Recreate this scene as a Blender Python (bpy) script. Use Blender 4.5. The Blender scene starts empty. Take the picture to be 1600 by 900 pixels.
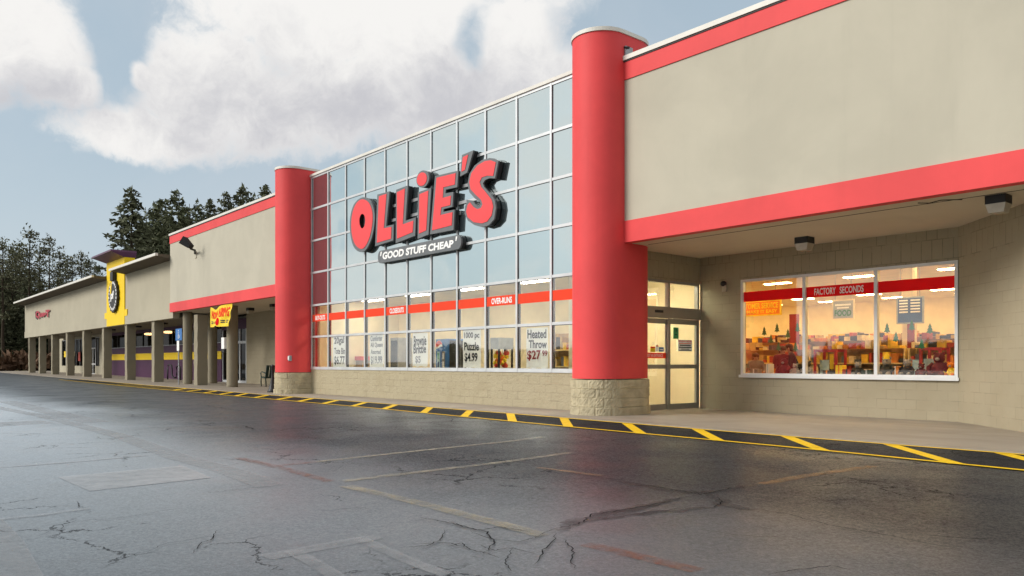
import bpy, bmesh, math, random
import numpy as np
from math import sin, cos, pi, radians as R
from mathutils import Vector, Matrix

random.seed(7); RNG = np.random.default_rng(7)
S = bpy.context.scene
COL = S.collection

# ------------------------------------------------------------------ camera (calibrated from the photo)
F, U0, V0, VPL, HC = 1230., 800., 567., -250., 1.15
TH = math.atan2(U0 - VPL, F)
FW = (-cos(TH), sin(TH)); RT = (sin(TH), cos(TH))
cd = bpy.data.cameras.new('camera'); cam = bpy.data.objects.new('camera', cd); COL.objects.link(cam)
cam.location = (0, 0, HC)
cam.rotation_euler = (pi/2, 0, pi/2 - TH)
cd.sensor_width = 36; cd.lens = 36*F/1600; cd.shift_y = (V0-450)/1600; cd.clip_end = 3000
S.camera = cam

# ------------------------------------------------------------------ light and exposure
SUN_EL, SUN_AZ = R(30), R(243)        # azimuth measured from +X: the sun stands behind the camera, to its left
sd = bpy.data.lights.new('sun', 'SUN'); sun = bpy.data.objects.new('sun', sd); COL.objects.link(sun)
sd.energy = 2.35; sd.angle = R(26); sd.color = (1, .96, .9)
_d = Vector((cos(SUN_AZ)*cos(SUN_EL), sin(SUN_AZ)*cos(SUN_EL), sin(SUN_EL)))
sun.rotation_euler = (-_d).to_track_quat('-Z', 'Y').to_euler(); sun.location = (0, -30, 40)
S.view_settings.view_transform = 'Standard'; S.view_settings.look = 'None'
S.view_settings.exposure = 0.45; S.view_settings.gamma = 1; S.view_settings.use_curve_mapping = False

def ray(u):
    return (FW[0]*F + RT[0]*(u-U0), FW[1]*F + RT[1]*(u-U0))
def at(u, v, Y):
    d = ray(u); t = Y/d[1]; return Vector((d[0]*t, Y, HC-(v-V0)*t))
def atX(u, v, X):
    d = ray(u); t = X/d[0]; return Vector((X, d[1]*t, HC-(v-V0)*t))
def gz(x):                             # the lot climbs a little towards the far end of the plaza
    return min(.29, max(0., -28-x)*.0042)
def atG(u, v, dz=0.):                  # where a pixel meets the ground
    d = ray(u); z = dz
    for _ in range(12):
        t = (HC-z)/(v-V0); z = gz(d[0]*t)+dz
    return Vector((d[0]*t, d[1]*t, z))
def dirof(u, v):
    d = ray(u); return Vector((d[0], d[1], V0-v)).normalized()

# ------------------------------------------------------------------ world: Nishita sky with procedural clouds
w = bpy.data.worlds.new('World'); S.world = w; w.use_nodes = True
NT = w.node_tree; NT.nodes.clear()
class NB:
    """small node-graph writer"""
    def __init__(s, nt): s.nt = nt
    def n(s, t, **k):
        o = s.nt.nodes.new(t)
        for a, b in k.items(): setattr(o, a, b)
        return o
    def put(s, sock, v):
        if isinstance(v, bpy.types.NodeSocket): s.nt.links.new(v, sock)
        elif v is not None: sock.default_value = v
    def m(s, op, a, b=None, c=None, clamp=False):
        o = s.n('ShaderNodeMath', operation=op, use_clamp=clamp)
        s.put(o.inputs[0], a)
        if b is not None: s.put(o.inputs[1], b)
        if c is not None: s.put(o.inputs[2], c)
        return o.outputs[0]
    def mix(s, f, a, b, mode='MIX'):
        o = s.n('ShaderNodeMix', data_type='RGBA', blend_type=mode)
        s.put(o.inputs[0], f); s.put(o.inputs[6], a); s.put(o.inputs[7], b)
        return o.outputs[2]
    def noise(s, vec, scale, detail=4, rough=.55, dist=0.):
        o = s.n('ShaderNodeTexNoise'); s.put(o.inputs['Vector'], vec)
        s.put(o.inputs['Scale'], scale); s.put(o.inputs['Detail'], detail)
        s.put(o.inputs['Roughness'], rough); s.put(o.inputs['Distortion'], dist)
        return o.outputs['Fac']
    def step(s, x, a, b):
        o = s.n('ShaderNodeMapRange', interpolation_type='SMOOTHSTEP')
        s.put(o.inputs[0], x); s.put(o.inputs[1], a); s.put(o.inputs[2], b); s.put(o.inputs[3], 0.); s.put(o.inputs[4], 1.)
        return o.outputs[0]
def rgb(*c): return (c[0], c[1], c[2], 1.)

b = NB(NT)
tc = b.n('ShaderNodeTexCoord'); gen = tc.outputs['Generated']
sx = b.n('ShaderNodeSeparateXYZ'); NT.links.new(gen, sx.inputs[0])
sky = b.n('ShaderNodeTexSky', sky_type='NISHITA', sun_disc=False)
sky.sun_elevation = SUN_EL; sky.sun_rotation = R(90)-SUN_AZ; sky.air_density = 1.2; sky.dust_density = 2.2; sky.ozone_density = 1.0
wn_ = b.n('ShaderNodeTexNoise'); NT.links.new(gen, wn_.inputs['Vector']); wn_.inputs['Scale'].default_value = 9.; wn_.inputs['Detail'].default_value = 5
wv1 = b.n('ShaderNodeVectorMath', operation='SUBTRACT'); NT.links.new(wn_.outputs['Color'], wv1.inputs[0]); wv1.inputs[1].default_value = (.5, .5, .5)
wv2 = b.n('ShaderNodeVectorMath', operation='SCALE'); NT.links.new(wv1.outputs[0], wv2.inputs[0]); wv2.inputs['Scale'].default_value = .07
wv3 = b.n('ShaderNodeVectorMath', operation='ADD'); NT.links.new(wv2.outputs[0], wv3.inputs[0]); NT.links.new(gen, wv3.inputs[1]); gen0 = gen; gen = wv3.outputs[0]
fb = b.noise(gen, 5.5, 10, .66, .15)
fine = b.noise(gen, 19., 8, .66, .2)
sw = b.n('ShaderNodeSeparateXYZ'); NT.links.new(gen, sw.inputs[0])
az = b.m('ARCTAN2', sw.outputs[1], sw.outputs[0]); el = b.m('ARCSINE', b.m('MINIMUM', b.m('MAXIMUM', sw.outputs[2], -.999), .999))
fbm = b.m('ADD', b.m('MULTIPLY', b.m('SUBTRACT', fb, .5), 3.2), b.m('MULTIPLY', b.m('SUBTRACT', fine, .5), 1.7))
def blob(u, v, ru, rv):
    d = dirof(u, v); a0 = math.atan2(d.y, d.x); e0 = math.asin(d.z)
    da = abs(math.atan2(dirof(u+ru, v).y, dirof(u+ru, v).x)-math.atan2(dirof(u-ru, v).y, dirof(u-ru, v).x))/2
    de = abs(math.asin(dirof(u, v-rv).z)-math.asin(dirof(u, v+rv).z))/2
    p = b.m('DIVIDE', b.m('SUBTRACT', az, a0), da); q = b.m('DIVIDE', b.m('SUBTRACT', el, e0), de)
    return b.m('SUBTRACT', 1., b.m('SQRT', b.m('ADD', b.m('MULTIPLY', p, p), b.m('MULTIPLY', q, q))))
def union(l, op='MAXIMUM'):
    r = l[0]
    for x in l[1:]: r = b.m(op, r, x)
    return r
cl = union([blob(*q) for q in [(560, 30, 330, 120), (640, 140, 300, 110), (440, 175, 270, 90), (215, 205, 135, 48), (222, 118, 36, 30),
                               (800, 95, 130, 110), (20, 60, 135, 100), (85, 135, 75, 42), (330, 120, 130, 110)]])
holes = union([blob(*q) for q in [(745, 85, 45, 75), (885, 55, 60, 50), (1030, 60, 120, 90), (185, 65, 55, 105)]])
mk = b.m('SUBTRACT', b.m('ADD', b.m('MULTIPLY', cl, 1.5), b.m('MULTIPLY', fbm, .95)), b.m('MULTIPLY', b.step(b.m('ADD', holes, b.m('MULTIPLY', fbm, .5)), -.4, 1.1), 1.0))
mask_f = b.step(mk, -.34, .46)
mask_b = b.step(b.m('ADD', b.noise(gen, 4.2, 7, .6, .3), b.m('MULTIPLY', fbm, .10)), .40, .54)
dt = b.n('ShaderNodeVectorMath', operation='DOT_PRODUCT'); NT.links.new(gen, dt.inputs[0]); dt.inputs[1].default_value = (FW[0], FW[1], 0)
front = b.step(dt.outputs['Value'], .55, .72)
mask = b.m('ADD', b.m('MULTIPLY', mask_f, front), b.m('MULTIPLY', mask_b, b.m('SUBTRACT', 1., front)))
# thin haze veil under the clouds, thicker near the horizon
veil = b.m('MULTIPLY', b.step(b.noise(gen, 3.2, 5, .6, .5), .38, .75), .30)
shade = b.m('ADD', b.m('MULTIPLY', union([blob(*q) for q in [(520, 185, 330, 100), (700, 165, 190, 80), (60, 150, 120, 40)]]), .75), b.m('MULTIPLY', fbm, .8))
cloud = b.mix(b.step(shade, -.5, .85), rgb(.675, .665, .65), rgb(.43, .43, .455))
skyc = b.mix(1., sky.outputs[0], rgb(.10, .10, .10), 'MULTIPLY')
hs = b.n('ShaderNodeHueSaturation'); hs.inputs['Saturation'].default_value = .62; hs.inputs['Value'].default_value = 1.0
NT.links.new(skyc, hs.inputs['Color'])
base = b.mix(.70, hs.outputs[0], rgb(.335, .425, .495))
base = b.mix(veil, base, rgb(.45, .48, .52))
hor = b.step(sx.outputs[2], .27, .02)
base = b.mix(b.m('MULTIPLY', hor, .65), base, rgb(.45, .51, .55))
skycol = b.mix(mask, base, cloud)
below = b.step(sx.outputs[2], -.02, 0.)
skycol = b.mix(below, rgb(.10, .10, .10), skycol)
bg = b.n('ShaderNodeBackground'); NT.links.new(skycol, bg.inputs[0]); bg.inputs[1].default_value = 1.
# the Nishita part is already scaled by .1 above; the clouds are radiances
wo = b.n('ShaderNodeOutputWorld'); NT.links.new(bg.outputs[0], wo.inputs[0])

# ------------------------------------------------------------------ materials
MAT = {}
def new_mat(name):
    m = bpy.data.materials.new(name); m.use_nodes = True; m.node_tree.nodes.clear()
    MAT[name] = m; n = NB(m.node_tree)
    out = n.n('ShaderNodeOutputMaterial')
    return m, n, out
def pbsdf(n, col, rough=.6, spec=.4, metal=0., normal=None, emit=None, estr=0.):
    p = n.n('ShaderNodeBsdfPrincipled')
    n.put(p.inputs['Base Color'], col); n.put(p.inputs['Roughness'], rough); n.put(p.inputs['Specular IOR Level'], spec)
    n.put(p.inputs['Metallic'], metal)
    if normal is not None: n.put(p.inputs['Normal'], normal)
    if emit is not None: n.put(p.inputs['Emission Color'], emit); n.put(p.inputs['Emission Strength'], estr)
    return p.outputs[0]
def bump(n, h, strength=.3, dist=.01, prev=None):
    o = n.n('ShaderNodeBump'); o.inputs['Strength'].default_value = strength; o.inputs['Distance'].default_value = dist
    n.put(o.inputs['Height'], h)
    if prev is not None: n.put(o.inputs['Normal'], prev)
    return o.outputs[0]
def objc(n): return n.n('ShaderNodeTexCoord').outputs['Object']
def uvc(n): return n.n('ShaderNodeTexCoord').outputs['UV']
def sc(c, k): return rgb(*[min(1, x*k) for x in c])
def mapping(n, v, scale=(1, 1, 1), loc=(0, 0, 0)):
    o = n.n('ShaderNodeMapping'); n.put(o.inputs['Vector'], v); o.inputs['Scale'].default_value = scale; o.inputs['Location'].default_value = loc
    return o.outputs[0]

def plain(name, col, rough=.55, spec=.4, metal=0., var=.12, scale=6., bs=.15, emit=None, estr=0.):
    m, n, out = new_mat(name); o = objc(n)
    f = n.noise(o, scale, 4)
    c = n.mix(n.step(f, .3, .7), sc(col, 1-var), sc(col, 1+var))
    nb = bump(n, n.noise(o, scale*9, 3), bs, .004) if bs else None
    sh = pbsdf(n, c, rough, spec, metal, nb, None if emit is None else rgb(*emit), estr)
    m.node_tree.links.new(sh, out.inputs[0]); return m
def stucco(name, col, var=.05, streak=.06, bs=.25, rough=.85):
    m, n, out = new_mat(name); o = objc(n); uv = uvc(n)
    f = n.noise(o, .45, 5, .6, .4); g = n.noise(o, 3.5, 5, .65)
    st = n.noise(mapping(n, uv, (2.2, .16, 1)), 1.0, 5, .6)
    c = n.mix(n.step(f, .3, .7), sc(col, 1-var), sc(col, 1+var))
    c = n.mix(n.m('MULTIPLY', n.step(st, .52, .8), streak*3), c, sc(col, .72))
    c = n.mix(n.m('MULTIPLY', n.step(g, .5, .8), var*1.5), c, sc(col, .85))
    nb = bump(n, n.noise(o, 90, 4, .7), bs, .006); nb = bump(n, g, .1, .02, nb)
    m.node_tree.links.new(pbsdf(n, c, rough, .25, 0, nb), out.inputs[0]); return m
def blocks(name, col, bw=.4, bh=.2, mort=.008, rough=.85, rocky=.0, mdark=.78, grime=.25, vis=.38):
    m, n, out = new_mat(name); o = objc(n); uv = uvc(n)
    br = n.n('ShaderNodeTexBrick'); br.offset = .5
    n.put(br.inputs['Vector'], uv); br.inputs['Scale'].default_value = 1.; br.inputs['Mortar Size'].default_value = mort
    br.inputs['Mortar Smooth'].default_value = .35; br.inputs['Brick Width'].default_value = bw; br.inputs['Row Height'].default_value = bh
    br.inputs['Color1'].default_value = sc(col, .95); br.inputs['Color2'].default_value = sc(col, 1.05); br.inputs['Mortar'].default_value = sc(col, mdark)
    f = n.noise(o, 1.1, 5, .65, .3); g = n.noise(o, 11, 6, .7); h = n.noise(o, 55, 4, .7)
    # joints are only partly visible under the paint
    fade = n.step(n.noise(o, 2.4, 5, .7), vis, vis+.26)
    c = n.mix(fade, br.outputs['Color'], sc(col, 1.0))
    c = n.mix(n.m('MULTIPLY', n.step(f, .42, .75), grime), c, sc((col[0]*.9, col[1]*.86, col[2]*.78), .82))
    c = n.mix(n.m('MULTIPLY', n.step(g, .5, .8), .25), c, sc(col, .86))
    jh = n.m('MULTIPLY', br.outputs['Fac'], n.m('SUBTRACT', 1., n.m('MULTIPLY', fade, .7)))
    nb = bump(n, jh, -.7, .012)
    nb = bump(n, n.m('ADD', n.m('MULTIPLY', g, 1.), n.m('MULTIPLY', h, .35)), .15+rocky, .012+.03*rocky, nb)
    m.node_tree.links.new(pbsdf(n, c, rough, .25, 0, nb), out.inputs[0]); return m
def glass(name, refl, tint, rcol=(1, 1, 1), wob=.0):
    """pane: a clear tinted sheet with a mirror-like reflection of the surroundings"""
    m, n, out = new_mat(name)
    t = n.n('ShaderNodeBsdfTransparent'); t.inputs[0].default_value = rgb(*tint)
    g = n.n('ShaderNodeBsdfGlossy'); g.inputs[0].default_value = rgb(*rcol); g.inputs['Roughness'].default_value = .02
    if wob:
        n.put(g.inputs['Normal'], bump(n, n.noise(objc(n), .9, 2), wob, .02))
    fr = n.n('ShaderNodeFresnel'); fr.inputs['IOR'].default_value = 1.5
    k = n.m('ADD', n.m('MULTIPLY', fr.outputs[0], 1.2), refl, clamp=True)
    mx = n.n('ShaderNodeMixShader'); n.put(mx.inputs[0], k); n.put(mx.inputs[1], t.outputs[0]); n.put(mx.inputs[2], g.outputs[0])
    m.node_tree.links.new(mx.outputs[0], out.inputs[0]); return m
def plainglass(name, k, tint):
    m, n, out = new_mat(name)
    t = n.n('ShaderNodeBsdfTransparent'); t.inputs[0].default_value = rgb(*tint)
    g = n.n('ShaderNodeBsdfGlossy'); g.inputs['Roughness'].default_value = .03
    mx = n.n('ShaderNodeMixShader'); mx.inputs[0].default_value = k; n.put(mx.inputs[1], t.outputs[0]); n.put(mx.inputs[2], g.outputs[0])
    m.node_tree.links.new(mx.outputs[0], out.inputs[0]); return m
def film(name, col, tr=.5):
    """printed vinyl or paper that also lets some light through"""
    m, n, out = new_mat(name); c = n.mix(n.noise(objc(n), 3, 3), sc(col, .95), sc(col, 1.05))
    d = n.n('ShaderNodeBsdfDiffuse'); n.put(d.inputs[0], c); t = n.n('ShaderNodeBsdfTranslucent'); n.put(t.inputs[0], c)
    mx = n.n('ShaderNodeMixShader'); mx.inputs[0].default_value = tr; n.put(mx.inputs[1], d.outputs[0]); n.put(mx.inputs[2], t.outputs[0])
    m.node_tree.links.new(mx.outputs[0], out.inputs[0]); return m
def mirror_glass(name, col, dif):
    m, n, out = new_mat(name)
    g = n.n('ShaderNodeBsdfGlossy'); g.inputs[0].default_value = rgb(*col); g.inputs['Roughness'].default_value = .03
    n.put(g.inputs['Normal'], bump(n, n.noise(objc(n), .8, 2), .12, .02))
    d = n.n('ShaderNodeBsdfDiffuse'); d.inputs[0].default_value = rgb(*dif)
    mx = n.n('ShaderNodeMixShader'); mx.inputs[0].default_value = .80; n.put(mx.inputs[1], d.outputs[0]); n.put(mx.inputs[2], g.outputs[0])
    m.node_tree.links.new(mx.outputs[0], out.inputs[0]); return m
def lamp(name, col, s):
    m, n, out = new_mat(name); e = n.n('ShaderNodeEmission'); e.inputs[0].default_value = rgb(*col); e.inputs[1].default_value = s
    m.node_tree.links.new(e.outputs[0], out.inputs[0]); return m
def worn(name, col, cover=.5, scale=9., rough=.5, soft=.16, alpha=1., sheen=.5):
    """paint worn through to the surface beneath"""
    m, n, out = new_mat(name); o = objc(n)
    f = n.m('ADD', n.m('MULTIPLY', n.noise(o, scale, 7, .72), .7), n.m('MULTIPLY', n.noise(o, 1.3, 3, .6), .3))
    th = .5+(.5-cover)*.5
    k = n.m('MULTIPLY', n.step(f, th-soft, th+soft), alpha)
    c = n.mix(n.noise(o, 3, 4), sc(col, .8), sc(col, 1.12))
    t = n.n('ShaderNodeBsdfTransparent')
    mx = n.n('ShaderNodeMixShader'); n.put(mx.inputs[0], k); n.put(mx.inputs[1], t.outputs[0]); d = n.n('ShaderNodeBsdfDiffuse'); n.put(d.inputs[0], c); g = n.n('ShaderNodeBsdfGlossy'); g.inputs['Roughness'].default_value = .42
    fr = n.n('ShaderNodeFresnel'); fr.inputs['IOR'].default_value = 1.42; my = n.n('ShaderNodeMixShader')
    n.put(my.inputs[0], n.m('MULTIPLY', fr.outputs[0], sheen)); n.put(my.inputs[1], d.outputs[0]); n.put(my.inputs[2], g.outputs[0]); n.put(mx.inputs[2], my.outputs[0])
    m.node_tree.links.new(mx.outputs[0], out.inputs[0]); return m
def asphalt(name, sheen_tone, dull_tone, wet=1.):
    """lot surface, darker along the shop fronts, with sky sheen painted into the paler rest"""
    m, n, out = new_mat(name); o = objc(n)
    big = n.noise(o, .13, 6, .6, .4); mid = n.noise(o, .8, 7, .65, .3); fine = n.noise(o, 55, 3, .8); grain = n.noise(o, 150, 2, .7)
    vo = n.n('ShaderNodeTexVoronoi'); n.put(vo.inputs['Vector'], o); vo.inputs['Scale'].default_value = 95
    sp_ = n.n('ShaderNodeSeparateXYZ'); n.put(sp_.inputs[0], o)
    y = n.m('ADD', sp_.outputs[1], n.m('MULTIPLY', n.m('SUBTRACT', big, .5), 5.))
    sheen_fade = n.step(y, 2.6, 6.4)  # sky sheen painted in: paler, glossier tone away from the shop fronts
    c = n.mix(sheen_fade, rgb(*sheen_tone), rgb(*dull_tone))
    c = n.mix(n.m('MULTIPLY', n.step(mid, .42, .72), .35), c, n.mix(sheen_fade, sc(sheen_tone, .72), sc(dull_tone, .72)))
    c = n.mix(n.m('MULTIPLY', n.step(mid, .5, .3), .25), c, n.mix(sheen_fade, sc(sheen_tone, 1.35), sc(dull_tone, 1.3)))
    coarse = n.noise(o, 24, 3, .75)
    g_ = n.m('ADD', n.m('ADD', n.m('MULTIPLY', fine, .40), n.m('MULTIPLY', grain, .22)), n.m('MULTIPLY', n.m('ADD', n.m('MULTIPLY', coarse, .6), .2), .38))
    c = n.mix(n.m('MULTIPLY', n.step(g_, .53, .63), .7), c, n.mix(sheen_fade, sc(sheen_tone, 2.5), sc(dull_tone, 2.8)))
    c = n.mix(n.m('MULTIPLY', n.step(g_, .47, .37), .55), c, sc(dull_tone, .4))
    # fine alligator cracking in worn areas
    wn = n.n('ShaderNodeTexNoise'); n.put(wn.inputs['Vector'], o); wn.inputs['Scale'].default_value = 2.6; wn.inputs['Detail'].default_value = 6; wn.inputs['Roughness'].default_value = .7
    va = n.n('ShaderNodeVectorMath', operation='MULTIPLY_ADD'); n.put(va.inputs[0], wn.outputs['Color']); va.inputs[1].default_value = (.55, .55, .55); n.put(va.inputs[2], o)
    vc = n.n('ShaderNodeTexVoronoi', feature='DISTANCE_TO_EDGE'); n.put(vc.inputs['Vector'], va.outputs[0]); vc.inputs['Scale'].default_value = 1.05
    crk = n.m('MULTIPLY', n.step(vc.outputs['Distance'], .016, .005), n.step(n.noise(o, .33, 5, .65), .52, .60))
    c = n.mix(n.m('MULTIPLY', crk, .7), c, rgb(.006, .006, .006))
    r = n.m('ADD', n.m('SUBTRACT', .40, n.m('MULTIPLY', sheen_fade, .12)), n.m('MULTIPLY', n.step(mid, .35, .65), .08))
    nb = bump(n, n.m('ADD', g_, n.m('MULTIPLY', vo.outputs['Distance'], .8)), .22, .005); nb = bump(n, mid, .05, .02, nb)
    d = n.n('ShaderNodeBsdfDiffuse'); n.put(d.inputs[0], c); n.put(d.inputs['Normal'], nb)
    g = n.n('ShaderNodeBsdfGlossy'); g.inputs[0].default_value = rgb(.92, .97, 1.); n.put(g.inputs['Roughness'], r); n.put(g.inputs['Normal'], nb)
    fr = n.n('ShaderNodeFresnel'); fr.inputs['IOR'].default_value = 1.42
    k = n.m('MULTIPLY', n.m('MULTIPLY', fr.outputs[0], n.m('SUBTRACT', 1., n.m('MULTIPLY', crk, .8))), n.m('MULTIPLY', n.m('SUBTRACT', n.m('SUBTRACT', n.m('ADD', .88, n.m('MULTIPLY', n.step(g_, .42, .58), .34)), n.m('MULTIPLY', sheen_fade, .70)), n.m('MULTIPLY', n.step(mid, .40, .66), .12)), wet), clamp=True)
    mx = n.n('ShaderNodeMixShader'); n.put(mx.inputs[0], k); n.put(mx.inputs[1], d.outputs[0]); n.put(mx.inputs[2], g.outputs[0])
    m.node_tree.links.new(mx.outputs[0], out.inputs[0]); return m
def concrete(name, col):
    m, n, out = new_mat(name); o = objc(n)
    a = n.noise(o, .5, 6, .65, .5); g = n.noise(mapping(n, o, (.35, 1.6, 1)), 1.2, 5, .6); h = n.noise(o, 40, 3, .7)
    c = n.mix(n.step(a, .3, .7), sc(col, .78), sc(col, 1.1))
    c = n.mix(n.m('MULTIPLY', n.step(g, .48, .72), .5), c, sc((col[0], col[1]*.95, col[2]*.9), .62))
    c = n.mix(n.m('MULTIPLY', h, .25), c, sc(col, 1.2))
    m.node_tree.links.new(pbsdf(n, c, .62, .35, 0, bump(n, h, .2, .004)), out.inputs[0]); return m
def foliage(name, col):
    m, n, out = new_mat(name); o = objc(n)
    oi = n.n('ShaderNodeObjectInfo').outputs['Random']
    f = n.noise(o, .5, 4, .6); g = n.noise(o, 5, 2)
    c = n.mix(n.step(f, .3, .7), sc(col, .6), sc(col, 1.45))
    c = n.mix(n.m('MULTIPLY', g, .35), c, sc((col[0]*1.5, col[1]*1.2, col[2]*.8), 1.0))
    c = n.mix(n.m('MULTIPLY', oi, .35), c, sc((col[0]*1.1, col[1]*.9, col[2]*1.1), .7))
    m.node_tree.links.new(pbsdf(n, c, .75, .15), out.inputs[0]); return m

RED = (.68, .064, .066)
stucco('beige', (.455, .425, .34), .06, .08)
stucco('beige_gym', (.40, .365, .275), .05, .06)
stucco('red_paint', RED, .08, .07, .3, .6)
stucco('yellow_paint', (.82, .56, .008), .02, .02, .1, .55)
stucco('purple_paint', (.062, .018, .056), .05, .04, .12, .5)
plain('purple_metal', (.105, .035, .085), .4, .5, .2, .1, 3)
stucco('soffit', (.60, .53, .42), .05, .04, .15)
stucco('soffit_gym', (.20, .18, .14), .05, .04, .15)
blocks('cmu', (.34, .295, .205), grime=.25)
blocks('cmu_stack', (.34, .295, .205), bw=.2, bh=.4, mort=.01, mdark=.6)
blocks('split_face', (.43, .375, .255), .42, .203, .010, .9, .9, .60, .35, .34)
stucco('column_grit', (.26, .23, .165), .08, .05, 1.0)
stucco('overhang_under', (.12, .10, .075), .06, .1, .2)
plain('stone', (.43, .375, .255), .9, .2, 0, .14, 5, .9)
plain('coping', (.66, .64, .58), .5, .4, 0, .06, 2, .05)
plain('aluminium', (.55, .57, .58), .42, .5, .3, .06, 2, .02)
plain('window_white', (.66, .665, .66), .45, .5, .1, .06, 2, .03)
plain('door_metal', (.30, .285, .25), .42, .5, .4, .06, 2, .02)
plain('trim_and_shade', (.025, .024, .024), .6)
plain('roof', (.25, .25, .25), .8)
mirror_glass('mirror_glass', (.77, .865, .875), (.10, .14, .15))
glass('clear_glass', .20, (.95, .95, .89), (.95, .98, 1.))
glass('shop_glass', .14, (.95, .95, .93))
glass('door_glass', .22, (.92, .95, .86))
plainglass('dark_glass', .07, (.20, .21, .23))
film('band_red', (.90, .115, .06), .4)
film('band_deep', (.80, .030, .035), .45)
plain('letter_white', (.82, .82, .80), .5, .3, 0, .03, 6, 0)
plain('letter_red', (.80, .055, .060), .38, .4, 0, .03, 3, 0)
plain('letter_edge', (.12, .13, .138), .45, .45, 0, .08, 3, .02)
plain('sign_black', (.012, .013, .015), .5, .4, 0, .1, 3, .02)
film('paper', (.93, .94, .94), .15)
plain('ink_black', (.02, .025, .04), .7); plain('ink_red', (.36, .03, .05), .7)
plain('ink_faded', (.25, .27, .32), .7)
plain('green_card', (.06, .36, .13), .6); plain('tree_green', (.012, .17, .055), .6)
plain('yellow_card', (.86, .60, .02), .6); plain('orange_card', (.85, .22, .01), .6); plain('blue_card', (.02, .07, .25), .5)
plain('sign_blue', (.010, .13, .40), .4, .5); plain('sign_grey', (.30, .33, .36), .5)
plain('steel', (.30, .31, .32), .4, .5, .7); plain('black_metal', (.016, .016, .017), .5); plain('dark_green', (.018, .045, .035), .5)
plain('lens', (.42, .38, .30), .25, .5, 0, .08)
plain('cream_wall', (.76, .65, .43), .8, .2, 0, .05, 2); plain('store_ceiling', (.74, .64, .45), .9, .1, 0, .05, 2, .05)
plain('store_floor', (.45, .38, .28), .35, .4, 0, .1, 2, .02)
stucco('vestibule_wall', (.80, .83, .70), .06, .05, .5)
plain('shelf_metal', (.74, .56, .25), .5); plain('wood', (.36, .22, .10), .6)
lamp('tube_light', (1., .69, .31), 34.); lamp('warm_bulb', (1., .55, .22), 9.); lamp('vest_light', (1., .95, .79), 36.)
concrete('concrete', (.30, .258, .205))
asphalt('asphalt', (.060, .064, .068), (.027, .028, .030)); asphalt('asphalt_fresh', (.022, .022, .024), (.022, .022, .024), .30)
worn('line_yellow', (.84, .54, .012), .80, 16, .5, .14, sheen=0.15)
worn('stall_pale', (.38, .33, .23), .46, 9, .5, .2, .85, sheen=0.5); worn('stall_rust', (.26, .075, .03), .40, 9, .5, .2, .8)
worn('stall_orange', (.36, .19, .06), .40, 11, .5, .2, .8)
worn('seam_pale', (.33, .34, .35), .50, 8, .6, .3, .65, sheen=0.95); worn('patch_pale', (.55, .56, .565), .76, 5, .6, .35, .75, sheen=0.95)
worn('crack_dark', (.008, .008, .009), .75, 12, .6, .25, .95, sheen=0); worn('stain_dark', (.012, .009, .009), .42, 3, .3, .3, .75)
foliage('needles', (.11, .12, .072)); foliage('needles_dark', (.095, .11, .064)); foliage('brush', (.115, .070, .042)); foliage('grass_brown', (.10, .085, .04))
plain('bark', (.055, .042, .03), .9, .1, 0, .25, 4, .6)
plain('ledge_brown', (.09, .06, .04), .9, .05); plain('post_red', (.26, .022, .022), .6)
plain('skin', (.42, .24, .16), .6); plain('hair', (.05, .028, .015), .7)
plain('coat_dark', (.02, .015, .022), .8); plain('shirt_maroon', (.13, .010, .022), .8); plain('cloth_grey', (.30, .27, .25), .9); plain('denim', (.03, .04, .08), .8)
plain('cart_red', (.45, .02, .02), .4); plain('pale_blue', (.42, .62, .66), .5)
plain('box_card', (.45, .28, .12), .8); plain('grey_wall', (.3, .29, .27), .8)
for i, c in enumerate([(.66, .22, .03), (.85, .52, .05), (.10, .11, .14), (.52, .36, .14), (.04, .03, .025), (.80, .66, .40), (.62, .40, .06), (.42, .06, .04)]):
    plain('goods_%d' % i, c, .6, .3, 0, .2, 5, 0)
GOODS = ['goods_%d' % i for i in range(8)]

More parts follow.
